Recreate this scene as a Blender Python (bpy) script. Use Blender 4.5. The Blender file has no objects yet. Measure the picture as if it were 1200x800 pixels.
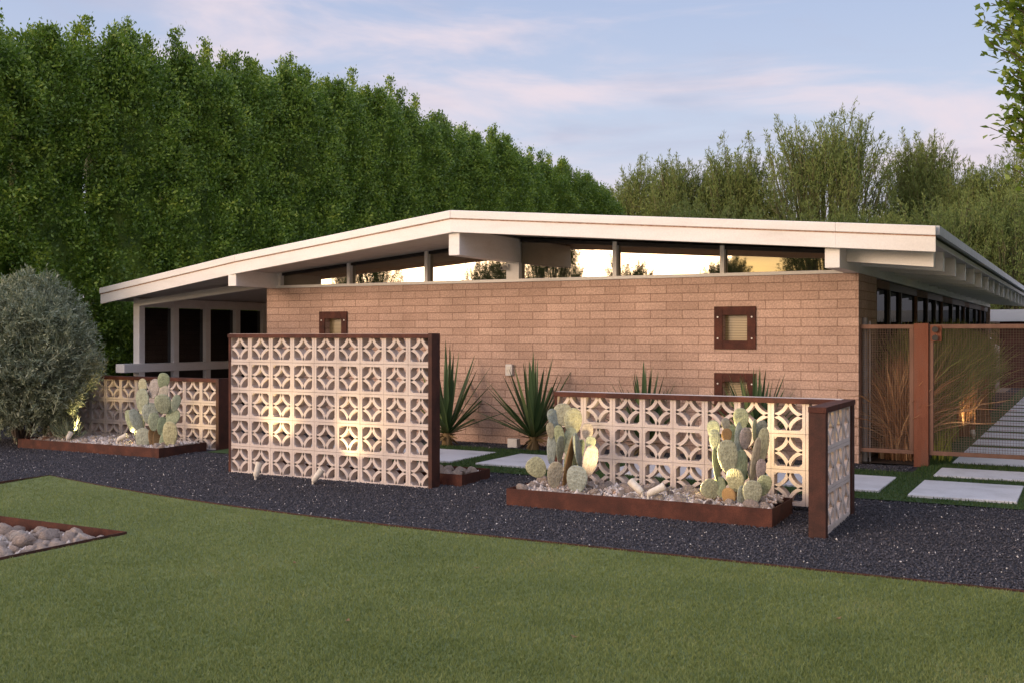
import bpy, math, random
import numpy as np
from mathutils import Vector, Matrix, Euler
R = math.radians
S = bpy.context.scene
COL = S.collection
random.seed(7)
rng = np.random.default_rng(7)

# ------------------------------------------------------------------ camera
YAW = R(28.5); CY, SY = math.cos(YAW), math.sin(YAW)
HCAM = 1.55
cam = bpy.data.cameras.new("camera"); cam.lens = 37.5; cam.sensor_width = 36
cam.shift_y = -8 / 1200; cam.clip_end = 3000
camo = bpy.data.objects.new("camera", cam); COL.objects.link(camo)
camo.location = (0, 0, HCAM); camo.rotation_euler = (R(90), 0, YAW)
S.camera = camo

# ------------------------------------------------------------------ world
SUN_EL = R(9.0)
SUN_DIR = Vector((-0.50, -0.866, 0)).normalized()
SUN_VEC = Vector((SUN_DIR.x * math.cos(SUN_EL), SUN_DIR.y * math.cos(SUN_EL), math.sin(SUN_EL)))
W = bpy.data.worlds.new("World"); S.world = W; W.use_nodes = True
wn = W.node_tree.nodes; wl = W.node_tree.links; wn.clear()

def N(nodes, t, **kw):
    n = nodes.new(t)
    for k, v in kw.items():
        if k == 'inp':
            for kk, vv in v.items(): n.inputs[kk].default_value = vv
        else: setattr(n, k, v)
    return n

def build_world():
    L = wl.new
    out = N(wn, 'ShaderNodeOutputWorld')
    bg = N(wn, 'ShaderNodeBackground'); bg.inputs['Strength'].default_value = 0.12
    L(bg.outputs[0], out.inputs[0])
    sky = N(wn, 'ShaderNodeTexSky', sky_type='NISHITA', sun_disc=False, sun_elevation=R(6),
            sun_rotation=math.atan2(SUN_DIR.x, SUN_DIR.y), altitude=300, air_density=1.0, dust_density=1.4, ozone_density=1.6)
    tc = N(wn, 'ShaderNodeTexCoord')
    sep = N(wn, 'ShaderNodeSeparateXYZ'); L(tc.outputs['Generated'], sep.inputs[0])
    # elevation ramp of the twilight sky (away from the sun)
    rz = N(wn, 'ShaderNodeValToRGB'); L(sep.outputs['Z'], rz.inputs[0])
    e = rz.color_ramp.elements
    e[0].position = 0.0; e[0].color = (2.7, 2.42, 2.7, 1)
    e[1].position = 1.0; e[1].color = (4.2, 4.9, 6.6, 1)
    for p, c in ((0.10, (2.45, 2.42, 2.85, 1)), (0.19, (2.1, 2.3, 2.9, 1)), (0.30, (1.65, 1.95, 2.75, 1)), (0.52, (4.4, 4.9, 6.4, 1))):
        x = rz.color_ramp.elements.new(p); x.color = c
    mixn = N(wn, 'ShaderNodeMix', data_type='RGBA', inp={0: 0.9})
    L(sky.outputs[0], mixn.inputs[6]); L(rz.outputs[0], mixn.inputs[7])
    # glow toward the set sun
    dot = N(wn, 'ShaderNodeVectorMath', operation='DOT_PRODUCT'); L(tc.outputs['Generated'], dot.inputs[0])
    dot.inputs[1].default_value = (SUN_DIR.x, SUN_DIR.y, 0)
    mr = N(wn, 'ShaderNodeMapRange', interpolation_type='SMOOTHSTEP', inp={1: 0.05, 2: 0.95, 3: 0, 4: 1}); L(dot.outputs['Value'], mr.inputs[0])
    rg = N(wn, 'ShaderNodeValToRGB'); L(sep.outputs['Z'], rg.inputs[0])
    e = rg.color_ramp.elements
    e[0].position = 0.0; e[0].color = (13.5, 8.2, 3.0, 1)
    e[1].position = 0.75; e[1].color = (4.2, 4.9, 6.6, 1)
    for p, c in ((0.05, (13.5, 9.2, 4.0, 1)), (0.12, (12.0, 8.9, 4.7, 1)), (0.3, (6.8, 5.4, 4.4, 1))):
        x = rg.color_ramp.elements.new(p); x.color = c
    mg = N(wn, 'ShaderNodeMix', data_type='RGBA')
    L(mr.outputs[0], mg.inputs[0]); L(mixn.outputs[2], mg.inputs[6]); L(rg.outputs[0], mg.inputs[7])
    # thin streaked clouds
    mp = N(wn, 'ShaderNodeMapping', inp={3: (2.2, 2.2, 11.0)}); mp.inputs[2].default_value = (R(4), R(-3), 0)
    L(tc.outputs['Generated'], mp.inputs[0])
    nz = N(wn, 'ShaderNodeTexNoise', inp={'Scale': 1.5, 'Detail': 6, 'Roughness': 0.55, 'Distortion': 0.5}); L(mp.outputs[0], nz.inputs['Vector'])
    cr = N(wn, 'ShaderNodeMapRange', interpolation_type='SMOOTHSTEP', inp={1: 0.40, 2: 0.66, 3: 0, 4: 0.9}); L(nz.outputs[0], cr.inputs[0])
    cz = N(wn, 'ShaderNodeMapRange', inp={1: 0.0, 2: 0.06, 3: 0, 4: 1}); L(sep.outputs['Z'], cz.inputs[0])
    mm = N(wn, 'ShaderNodeMath', operation='MULTIPLY'); L(cr.outputs[0], mm.inputs[0]); L(cz.outputs[0], mm.inputs[1])
    mc = N(wn, 'ShaderNodeMix', data_type='RGBA'); mc.inputs[7].default_value = (3.0, 2.62, 2.85, 1)
    L(mm.outputs[0], mc.inputs[0]); L(mg.outputs[2], mc.inputs[6])
    nz2 = N(wn, 'ShaderNodeTexNoise', inp={'Scale': 2.4, 'Detail': 5, 'Roughness': 0.5, 'Distortion': 0.3}); L(mp.outputs[0], nz2.inputs['Vector'])
    cr2 = N(wn, 'ShaderNodeMapRange', interpolation_type='SMOOTHSTEP', inp={1: 0.5, 2: 0.8, 3: 0, 4: 0.6}); L(nz2.outputs[0], cr2.inputs[0])
    mc2 = N(wn, 'ShaderNodeMix', data_type='RGBA'); mc2.inputs[7].default_value = (1.75, 1.82, 2.35, 1)
    L(cr2.outputs[0], mc2.inputs[0]); L(mc.outputs[2], mc2.inputs[6])
    L(mc2.outputs[2], bg.inputs['Color'])
build_world()

sun = bpy.data.lights.new("sun", 'SUN'); sun.energy = 1.3; sun.angle = R(28); sun.color = (1.0, 0.745, 0.56)
suno = bpy.data.objects.new("sun", sun); COL.objects.link(suno)
suno.rotation_euler = SUN_VEC.to_track_quat('Z', 'Y').to_euler(); suno.location = (-30, -50, 20)

S.view_settings.view_transform = 'Standard'; S.view_settings.look = 'None'
S.view_settings.gamma = 1; S.view_settings.use_curve_mapping = False; S.view_settings.exposure = 1.25

# ------------------------------------------------------------------ helpers
def ray(px, py):
    u = (px - 600) / 1250; v = (392 - py) / 1250
    return Vector((-SY + CY * u, CY + SY * u, v))
def at_y(px, py, Y):
    """world point seen at photo pixel (px,py) lying on the plane y = Y"""
    d = ray(px, py); return Vector((0, 0, HCAM)) + d * (Y / d.y)
def at_t(px, py, t):
    return Vector((0, 0, HCAM)) + ray(px, py) * t
def gz(y):
    """height of the gently rising front yard"""
    if y < 7.1: return 0.0
    if y < 9.8: return 0.085 * (y - 7.1) / 2.7
    if y < 11.8: return 0.085 + 0.035 * (y - 9.8) / 2.0
    return 0.12

class MB:
    def __init__(s): s.v = []; s.f = []; s.sm = []
    def add(s, vs, fs, smooth=False):
        o = len(s.v); s.v += [tuple(v) for v in vs]
        for f in fs: s.f.append(tuple(i + o for i in f)); s.sm.append(smooth)
        return s
    def box(s, a, b, bev=0.0):
        x0, y0, z0 = a; x1, y1, z1 = b
        if x0 > x1: x0, x1 = x1, x0
        if y0 > y1: y0, y1 = y1, y0
        if z0 > z1: z0, z1 = z1, z0
        return s.hexa([(x0,y0,z0),(x1,y0,z0),(x1,y1,z0),(x0,y1,z0),(x0,y0,z1),(x1,y0,z1),(x1,y1,z1),(x0,y1,z1)])
    def hexa(s, p):
        return s.add(p, [(0,3,2,1),(4,5,6,7),(0,1,5,4),(1,2,6,5),(2,3,7,6),(3,0,4,7)])
    def beam(s, a, b, w, h, up=(0,0,1)):
        a = Vector(a); b = Vector(b); d = (b - a).normalized(); upv = Vector(up)
        sd = d.cross(upv).normalized() * (w / 2); u = sd.cross(d).normalized() * (h / 2)
        return s.hexa([a-sd-u, a+sd-u, b+sd-u, b-sd-u, a-sd+u, a+sd+u, b+sd+u, b-sd+u])
    def tube(s, pts, rad, n=8, caps=True):
        pts = [Vector(p) for p in pts]
        if not isinstance(rad, (list, tuple)): rad = [rad] * len(pts)
        rings = []
        for i, p in enumerate(pts):
            d = (pts[min(i+1, len(pts)-1)] - pts[max(i-1, 0)]).normalized()
            a = d.cross(Vector((0, 0, 1)) if abs(d.z) < 0.95 else Vector((1, 0, 0))).normalized(); b = d.cross(a)
            rings.append([p + (a * math.cos(2*math.pi*k/n) + b * math.sin(2*math.pi*k/n)) * rad[i] for k in range(n)])
        vs = [v for r in rings for v in r]; fs = []
        for i in range(len(pts)-1):
            for k in range(n):
                fs.append((i*n+k, i*n+(k+1) % n, (i+1)*n+(k+1) % n, (i+1)*n+k))
        s.add(vs, fs, True)
        if caps:
            s.add(rings[0], [tuple(range(n))]); s.add(rings[-1], [tuple(reversed(range(n)))])
        return s
    def prism(s, poly, y0, y1):
        """poly: (x,z) outline, extruded from y0 to y1"""
        n = len(poly); vs = [(x, y0, z) for x, z in poly] + [(x, y1, z) for x, z in poly]
        fs = [tuple(range(n)), tuple(reversed(range(n, 2*n)))] + [(i, i+n, (i+1) % n + n, (i+1) % n) for i in range(n)]
        return s.add(vs, fs)
    def build(s, name, mat, parent=None, bevel=0.0, world=True):
        me = bpy.data.meshes.new(name)
        base = base_of(parent) if (parent is not None and world) else Vector((0, 0, 0))
        me.from_pydata([(x-base.x, y-base.y, z-base.z) for x, y, z in s.v], [], s.f)
        me.polygons.foreach_set('use_smooth', s.sm)
        return link(me, name, mat, parent, bevel)

def base_of(o):
    b = Vector((0, 0, 0))
    while o is not None: b += o.location; o = o.parent
    return b
def link(me, name, mat, parent=None, bevel=0.0):
    if mat: me.materials.append(mat)
    me.update()
    o = bpy.data.objects.new(name, me); COL.objects.link(o); o.parent = parent
    if bevel:
        m = o.modifiers.new("bevel", 'BEVEL'); m.width = bevel; m.segments = 2; m.limit_method = 'ANGLE'; m.angle_limit = R(40)
    return o
def np_mesh(name, verts, k, mat, parent=None, pattern=None, smooth=False):
    """verts (N,k,3): one island per row; pattern: faces of one island"""
    n = verts.shape[0]; pattern = pattern or [tuple(range(k))]
    base = base_of(parent) if parent is not None else Vector((0, 0, 0))
    v = (verts - np.array(base)).reshape(-1, 3).astype(np.float32)
    loops = np.concatenate([np.array(f) for f in pattern]); lens = np.array([len(f) for f in pattern])
    li = (np.arange(n)[:, None] * k + loops[None, :]).reshape(-1).astype(np.int32)
    ls = np.tile(lens, n); st = np.concatenate([[0], np.cumsum(ls)[:-1]]).astype(np.int32)
    me = bpy.data.meshes.new(name)
    me.vertices.add(n * k); me.vertices.foreach_set('co', v.ravel())
    me.loops.add(len(li)); me.loops.foreach_set('vertex_index', li)
    me.polygons.add(len(ls)); me.polygons.foreach_set('loop_start', st)
    try: me.polygons.foreach_set('loop_total', ls.astype(np.int32))
    except Exception: pass
    if smooth: me.polygons.foreach_set('use_smooth', np.ones(len(ls), bool))
    me.update(calc_edges=True); me.validate()
    return link(me, name, mat, parent)
def tag(o, label=None, cat=None, group=None, kind=None):
    if label: o['label'] = label
    if cat: o['category'] = cat
    if group: o['group'] = group
    if kind: o['kind'] = kind
    return o
def thing(name, label, cat, loc, group=None):
    o = bpy.data.objects.new(name, None); COL.objects.link(o); o.location = loc; o.empty_display_size = 0.2
    return tag(o, label, cat, group)
def copy_tree(o, parent=None):
    c = o.copy(); COL.objects.link(c); c.parent = parent
    for ch in o.children: copy_tree(ch, c)
    return c

# ------------------------------------------------------------------ materials
def mat_base(name, rough=0.8, spec=0.3, metal=0.0):
    m = bpy.data.materials.new(name); m.use_nodes = True
    b = m.node_tree.nodes['Principled BSDF']
    b.inputs['Roughness'].default_value = rough; b.inputs['Specular IOR Level'].default_value = spec; b.inputs['Metallic'].default_value = metal
    return m, m.node_tree.nodes, m.node_tree.links.new, b
def ramp(nodes, stops):
    r = nodes.new('ShaderNodeValToRGB'); e = r.color_ramp.elements
    e[0].position, e[0].color = stops[0][0], (*stops[0][1], 1); e[1].position, e[1].color = stops[-1][0], (*stops[-1][1], 1)
    for p, c in stops[1:-1]: x = e.new(p); x.color = (*c, 1)
    return r
def m_noise(name, stops, scale=8, detail=6, rough=0.8, spec=0.3, bump=0.0, bscale=40, bdist=0.01, stretch=None, metal=0.0, fine=0.0, fscale=200):
    m, n, L, b = mat_base(name, rough, spec, metal)
    tc = n.new('ShaderNodeTexCoord'); mp = n.new('ShaderNodeMapping'); L(tc.outputs['Object'], mp.inputs[0])
    if stretch: mp.inputs[3].default_value = stretch
    nz = N(n, 'ShaderNodeTexNoise', inp={'Scale': scale, 'Detail': detail, 'Roughness': 0.6}); L(mp.outputs[0], nz.inputs['Vector'])
    r = ramp(n, stops); L(nz.outputs[0], r.inputs[0]); colour = r.outputs[0]
    if fine:
        nf = N(n, 'ShaderNodeTexNoise', inp={'Scale': fscale, 'Detail': 3}); L(tc.outputs['Object'], nf.inputs['Vector'])
        mr = N(n, 'ShaderNodeMapRange', inp={1: 0.3, 2: 0.7, 3: 1 - fine, 4: 1 + fine}); L(nf.outputs[0], mr.inputs[0])
        vm = N(n, 'ShaderNodeVectorMath', operation='SCALE'); L(colour, vm.inputs[0]); L(mr.outputs[0], vm.inputs['Scale']); colour = vm.outputs[0]
    L(colour, b.inputs['Base Color'])
    if bump:
        nb = N(n, 'ShaderNodeTexNoise', inp={'Scale': bscale, 'Detail': 5}); L(tc.outputs['Object'], nb.inputs['Vector'])
        bp = N(n, 'ShaderNodeBump', inp={'Strength': bump, 'Distance': bdist}); L(nb.outputs[0], bp.inputs['Height']); L(bp.outputs[0], b.inputs['Normal'])
    return m
def m_leaf(name, stops, rough=0.5, spec=0.3, trans=0.25, tcol=(0.10, 0.16, 0.02), patch=0.0, pscale=0.7):
    """leaf colour differs from leaf to leaf, with an optional drift from branch to branch"""
    m, n, L, b = mat_base(name, rough, spec)
    g = n.new('ShaderNodeNewGeometry'); val = g.outputs['Random Per Island']
    if patch:
        tc = n.new('ShaderNodeTexCoord'); nz = N(n, 'ShaderNodeTexNoise', inp={'Scale': pscale, 'Detail': 3}); L(tc.outputs['Object'], nz.inputs['Vector'])
        mr = N(n, 'ShaderNodeMapRange', inp={1: 0.3, 2: 0.7, 3: 0, 4: 1}); L(nz.outputs[0], mr.inputs[0])
        mx = N(n, 'ShaderNodeMix', data_type='FLOAT', inp={0: patch}); L(val, mx.inputs[2]); L(mr.outputs[0], mx.inputs[3]); val = mx.outputs[0]
    r = ramp(n, stops); L(val, r.inputs[0]); L(r.outputs[0], b.inputs['Base Color'])
    if trans:
        t = n.new('ShaderNodeBsdfTranslucent'); t.inputs[0].default_value = (*tcol, 1)
        mix = n.new('ShaderNodeMixShader'); mix.inputs[0].default_value = trans
        L(b.outputs[0], mix.inputs[1]); L(t.outputs[0], mix.inputs[2]); L(mix.outputs[0], n['Material Output'].inputs[0])
    return m

M = {}
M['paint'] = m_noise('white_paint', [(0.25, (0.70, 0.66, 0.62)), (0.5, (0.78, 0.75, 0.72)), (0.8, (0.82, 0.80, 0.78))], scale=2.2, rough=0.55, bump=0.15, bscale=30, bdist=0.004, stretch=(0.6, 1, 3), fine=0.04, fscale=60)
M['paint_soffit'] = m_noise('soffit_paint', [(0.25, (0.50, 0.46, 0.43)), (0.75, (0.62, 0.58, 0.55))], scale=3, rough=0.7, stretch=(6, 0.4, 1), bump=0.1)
M['roof'] = m_noise('roof_coating', [(0.3, (0.55, 0.54, 0.53)), (0.7, (0.68, 0.67, 0.66))], scale=3, rough=0.8, bump=0.2)
M['drip'] = m_noise('drip_edge_metal', [(0.3, (0.42, 0.44, 0.48)), (0.7, (0.55, 0.57, 0.60))], scale=5, rough=0.45, spec=0.5)
M['stainline'] = m_noise('drip_line_stain', [(0.35, (0.36, 0.17, 0.10)), (0.7, (0.62, 0.42, 0.32))], scale=9, rough=0.7, stretch=(3, 1, 1))
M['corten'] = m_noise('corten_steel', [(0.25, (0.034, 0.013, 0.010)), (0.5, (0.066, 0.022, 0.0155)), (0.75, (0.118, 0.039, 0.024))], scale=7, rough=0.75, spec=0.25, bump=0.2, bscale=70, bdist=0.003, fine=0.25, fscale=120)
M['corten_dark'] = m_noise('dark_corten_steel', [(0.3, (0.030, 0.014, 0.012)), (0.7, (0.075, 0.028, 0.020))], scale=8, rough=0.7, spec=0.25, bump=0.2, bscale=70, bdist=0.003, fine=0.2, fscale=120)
M['corten_bright'] = m_noise('fresh_rust_steel', [(0.25, (0.13, 0.048, 0.028)), (0.5, (0.175, 0.066, 0.040)), (0.8, (0.14, 0.078, 0.060))], scale=6, rough=0.8, spec=0.2, bump=0.2, bscale=60, bdist=0.003, stretch=(3, 3, 0.5), fine=0.2, fscale=100)
M['gate_frame'] = m_noise('weathered_gate_steel', [(0.25, (0.11, 0.062, 0.045)), (0.75, (0.20, 0.11, 0.08))], scale=7, rough=0.75, bump=0.15, stretch=(1, 1, 0.3), fine=0.15)
M['wire'] = m_noise('rusted_wire', [(0.3, (0.11, 0.075, 0.06)), (0.7, (0.18, 0.12, 0.09))], scale=20, rough=0.8)
M['black'] = m_noise('black_metal', [(0.3, (0.012, 0.012, 0.013)), (0.7, (0.022, 0.021, 0.021))], scale=20, rough=0.4)
M['dark_frame'] = m_noise('dark_bronze_frame', [(0.3, (0.02, 0.017, 0.016)), (0.7, (0.035, 0.03, 0.028))], scale=10, rough=0.5)
M['grey_metal'] = m_noise('galvanised_pipe', [(0.3, (0.16, 0.15, 0.16)), (0.7, (0.24, 0.23, 0.24))], scale=10, rough=0.5, spec=0.5)
M['cream'] = m_noise('cream_lamp_housing', [(0.3, (0.50, 0.45, 0.38)), (0.7, (0.68, 0.62, 0.54))], scale=25, rough=0.6, fine=0.08)
M['box_white'] = m_noise('box_enamel', [(0.3, (0.55, 0.52, 0.49)), (0.7, (0.64, 0.61, 0.58))], scale=20, rough=0.5)
M['bolt'] = m_noise('bright_bolt', [(0.3, (0.6, 0.55, 0.5)), (0.7, (0.75, 0.7, 0.65))], scale=30, rough=0.35, spec=0.6)
M['paver'] = m_noise('pale_concrete', [(0.25, (0.44, 0.43, 0.44)), (0.5, (0.56, 0.55, 0.57)), (0.8, (0.62, 0.61, 0.63))], scale=3, rough=0.85, bump=0.2, bscale=60, bdist=0.003, fine=0.07, fscale=90)
M['slab'] = m_noise('carport_concrete', [(0.25, (0.30, 0.28, 0.27)), (0.8, (0.40, 0.38, 0.36))], scale=3, rough=0.85, fine=0.08)
M['dirt'] = m_noise('desert_ground', [(0.25, (0.16, 0.12, 0.09)), (0.75, (0.26, 0.20, 0.15))], scale=0.6, rough=0.95, bump=0.3, bscale=8, bdist=0.03, fine=0.2, fscale=20)
M['mulch'] = m_noise('dark_mulch', [(0.3, (0.035, 0.022, 0.016)), (0.7, (0.075, 0.048, 0.035))], scale=25, rough=0.95, bump=0.8, bscale=60, bdist=0.02)
M['gravel_base'] = m_noise('black_gravel_ground', [(0.3, (0.020, 0.020, 0.025)), (0.55, (0.040, 0.039, 0.048)), (0.8, (0.065, 0.062, 0.072))], scale=60, rough=0.9, bump=1.0, bscale=90, bdist=0.02)
M['lawn_base'] = m_noise('turf_backing', [(0.25, (0.088, 0.116, 0.042)), (0.5, (0.126, 0.158, 0.058)), (0.8, (0.16, 0.188, 0.075))], scale=0.9, rough=0.95, bump=0.8, bscale=120, bdist=0.012, fine=0.35, fscale=140)
M['path_base'] = m_noise('path_turf_backing', [(0.25, (0.028, 0.060, 0.018)), (0.75, (0.05, 0.085, 0.026))], scale=2, rough=0.95, bump=0.8, bscale=120, bdist=0.012, fine=0.3, fscale=120)
M['bark'] = m_noise('bark', [(0.3, (0.06, 0.045, 0.035)), (0.7, (0.13, 0.10, 0.08))], scale=12, rough=0.9, bump=0.6, bscale=25, bdist=0.02, stretch=(1, 1, 0.3))
M['bark_green'] = m_noise('palo_verde_bark', [(0.3, (0.10, 0.10, 0.045)), (0.7, (0.18, 0.17, 0.08))], scale=8, rough=0.8)
M['hedge'] = m_leaf('hedge_leaf', [(0.0, (0.022, 0.046, 0.008)), (0.35, (0.078, 0.140, 0.020)), (0.7, (0.20, 0.29, 0.037)), (1.0, (0.40, 0.46, 0.063))], rough=0.45, spec=0.35, trans=0.22, tcol=(0.15, 0.28, 0.03), patch=0.55, pscale=2.2)
M['airy'] = m_leaf('feathery_leaf', [(0.0, (0.085, 0.130, 0.036)), (0.5, (0.165, 0.22, 0.064)), (1.0, (0.28, 0.31, 0.10))], rough=0.7, spec=0.2, trans=0.3, tcol=(0.16, 0.18, 0.05), patch=0.5, pscale=0.5)
M['ficus'] = m_leaf('broad_leaf', [(0.0, (0.050, 0.105, 0.014)), (0.5, (0.12, 0.20, 0.024)), (1.0, (0.30, 0.35, 0.045))], rough=0.4, spec=0.4, trans=0.3, tcol=(0.2, 0.28, 0.03), patch=0.4, pscale=2)
M['olive'] = m_leaf('silver_leaf', [(0.0, (0.08, 0.105, 0.055)), (0.5, (0.215, 0.25, 0.165)), (0.85, (0.36, 0.385, 0.28)), (1.0, (0.43, 0.44, 0.32))], rough=0.55, spec=0.3, trans=0.15, tcol=(0.12, 0.16, 0.08), patch=0.35, pscale=3)
M['yucca'] = m_leaf('sword_leaf', [(0.0, (0.034, 0.068, 0.028)), (0.6, (0.068, 0.115, 0.045)), (1.0, (0.14, 0.18, 0.07))], rough=0.45, spec=0.35, trans=0.05)
M['dead_leaf'] = m_leaf('dry_leaf', [(0.0, (0.10, 0.065, 0.03)), (1.0, (0.26, 0.18, 0.09))], rough=0.8, spec=0.1, trans=0.1, tcol=(0.2, 0.15, 0.06))
M['orn_green'] = m_leaf('grass_blade_green', [(0.0, (0.10, 0.16, 0.035)), (0.5, (0.23, 0.29, 0.07)), (1.0, (0.52, 0.42, 0.15))], rough=0.6, trans=0.25, tcol=(0.14, 0.15, 0.04))
M['orn_tan'] = m_leaf('grass_blade_tan', [(0.0, (0.20, 0.095, 0.045)), (0.5, (0.44, 0.22, 0.11)), (1.0, (0.62, 0.40, 0.22))], rough=0.7, trans=0.25, tcol=(0.3, 0.17, 0.06))
M['orn_lime'] = m_leaf('grass_blade_lime', [(0.0, (0.16, 0.20, 0.03)), (1.0, (0.32, 0.34, 0.06))], rough=0.5, trans=0.3, tcol=(0.3, 0.35, 0.04))
M['blade'] = m_leaf('lawn_blade', [(0.0, (0.078, 0.108, 0.034)), (0.5, (0.172, 0.212, 0.064)), (0.85, (0.25, 0.275, 0.098)), (1.0, (0.33, 0.29, 0.145))], rough=0.6, spec=0.2, trans=0.2, tcol=(0.2, 0.25, 0.06), patch=0.4, pscale=1.3)
M['path_blade'] = m_leaf('path_blade', [(0.0, (0.028, 0.065, 0.018)), (0.6, (0.055, 0.10, 0.028)), (1.0, (0.10, 0.13, 0.045))], rough=0.6, spec=0.2, trans=0.2, tcol=(0.08, 0.14, 0.03))
M['stone_specks'] = m_leaf('gravel_stone', [(0.0, (0.024, 0.024, 0.029)), (0.6, (0.060, 0.058, 0.070)), (0.93, (0.10, 0.095, 0.108)), (0.986, (0.13, 0.11, 0.105)), (0.990, (0.42, 0.37, 0.34)), (1.0, (0.7, 0.66, 0.62))], rough=0.8, spec=0.3, trans=0)

def m_brick():
    m, n, L, b = mat_base('slump_block', 0.92, 0.15)
    tc = n.new('ShaderNodeTexCoord'); sp = n.new('ShaderNodeSeparateXYZ'); L(tc.outputs['Object'], sp.inputs[0])
    ad = N(n, 'ShaderNodeMath', operation='ADD'); L(sp.outputs['X'], ad.inputs[0]); L(sp.outputs['Y'], ad.inputs[1])
    cb = n.new('ShaderNodeCombineXYZ'); L(ad.outputs[0], cb.inputs[0]); L(sp.outputs['Z'], cb.inputs[1])
    wob = N(n, 'ShaderNodeTexNoise', inp={'Scale': 3, 'Detail': 2}); L(tc.outputs['Object'], wob.inputs['Vector'])
    ws = N(n, 'ShaderNodeVectorMath', operation='SCALE', inp={'Scale': 0.008}); L(wob.outputs['Color'], ws.inputs[0])
    va = N(n, 'ShaderNodeVectorMath', operation='ADD'); L(cb.outputs[0], va.inputs[0]); L(ws.outputs[0], va.inputs[1])
    def brick(c1, c2, mo):
        br = N(n, 'ShaderNodeTexBrick', offset=0.5, inp={'Scale': 1, 'Mortar Size': 0.0055, 'Mortar Smooth': 0.35, 'Bias': 0.0, 'Brick Width': 0.4064, 'Row Height': 0.1016})
        br.inputs['Color1'].default_value = (*c1, 1); br.inputs['Color2'].default_value = (*c2, 1); br.inputs['Mortar'].default_value = (*mo, 1)
        L(va.outputs[0], br.inputs['Vector']); return br
    br = brick((0.43, 0.292, 0.232), (0.515, 0.358, 0.29), (0.31, 0.20, 0.155))
    f1 = N(n, 'ShaderNodeTexNoise', inp={'Scale': 48, 'Detail': 5, 'Roughness': 0.75}); L(tc.outputs['Object'], f1.inputs['Vector'])
    mr = N(n, 'ShaderNodeMapRange', inp={1: 0.3, 2: 0.7, 3: 0.58, 4: 1.40}); L(f1.outputs[0], mr.inputs[0])
    big = N(n, 'ShaderNodeTexNoise', inp={'Scale': 1.3, 'Detail': 4}); L(tc.outputs['Object'], big.inputs['Vector'])
    mb = N(n, 'ShaderNodeMapRange', inp={1: 0.3, 2: 0.7, 3: 0.80, 4: 1.14}); L(big.outputs[0], mb.inputs[0])
    mu = N(n, 'ShaderNodeMath', operation='MULTIPLY'); L(mr.outputs[0], mu.inputs[0]); L(mb.outputs[0], mu.inputs[1])
    vs = N(n, 'ShaderNodeVectorMath', operation='SCALE'); L(br.outputs[0], vs.inputs[0]); L(mu.outputs[0], vs.inputs['Scale'])
    L(vs.outputs[0], b.inputs['Base Color'])
    h = N(n, 'ShaderNodeMath', operation='MULTIPLY_ADD', inp={1: -1.0, 2: 1.0}); L(br.outputs['Fac'], h.inputs[0])
    h2 = N(n, 'ShaderNodeMath', operation='MULTIPLY_ADD', inp={1: 0.45}); L(f1.outputs[0], h2.inputs[0]); L(h.outputs[0], h2.inputs[2])
    bp = N(n, 'ShaderNodeBump', inp={'Strength': 0.75, 'Distance': 0.008}); L(h2.outputs[0], bp.inputs['Height']); L(bp.outputs[0], b.inputs['Normal'])
    return m
M['brick'] = m_brick()
M['block'] = m_noise('breeze_concrete', [(0.25, (0.44, 0.37, 0.335)), (0.5, (0.55, 0.47, 0.43)), (0.8, (0.62, 0.54, 0.495))], scale=3.5, rough=0.92, spec=0.15, bump=0.35, bscale=120, bdist=0.003, fine=0.10, fscale=110)

def m_glass(name, mirror, tint=(1, 1, 1), inside=(0.01, 0.01, 0.011), bump=0.0):
    m, n, L, b = mat_base(name, 0.6, 0.0); b.inputs['Base Color'].default_value = (*inside, 1)
    g = n.new('ShaderNodeBsdfGlossy'); g.inputs['Roughness'].default_value = 0.015; g.inputs['Color'].default_value = (*tint, 1)
    mx = n.new('ShaderNodeMixShader'); mx.inputs[0].default_value = mirror
    L(b.outputs[0], mx.inputs[1]); L(g.outputs[0], mx.inputs[2]); L(mx.outputs[0], n['Material Output'].inputs[0])
    tc = n.new('ShaderNodeTexCoord'); nz = N(n, 'ShaderNodeTexNoise', inp={'Scale': 1.2, 'Detail': 1}); L(tc.outputs['Object'], nz.inputs['Vector'])
    bp = N(n, 'ShaderNodeBump', inp={'Strength': 0.04, 'Distance': 0.02}); L(nz.outputs[0], bp.inputs['Height']); L(bp.outputs[0], g.inputs['Normal'])
    return m
M['glass'] = m_glass('reflective_window_glass', 0.30, (1, 0.90, 0.72))
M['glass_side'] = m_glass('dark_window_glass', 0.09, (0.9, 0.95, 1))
def m_blind():
    m, n, L, b = mat_base('slatted_blind_behind_glass', 0.25, 0.6)
    tc = n.new('ShaderNodeTexCoord'); wv = N(n, 'ShaderNodeTexWave', wave_type='BANDS', bands_direction='Z', inp={'Scale': 16, 'Distortion': 0.2}); L(tc.outputs['Object'], wv.inputs['Vector'])
    r = ramp(n, [(0.2, (0.16, 0.12, 0.06)), (0.8, (0.36, 0.28, 0.15))]); L(wv.outputs[0], r.inputs[0]); L(r.outputs[0], b.inputs['Base Color'])
    return m
M['blind'] = m_blind()
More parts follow.
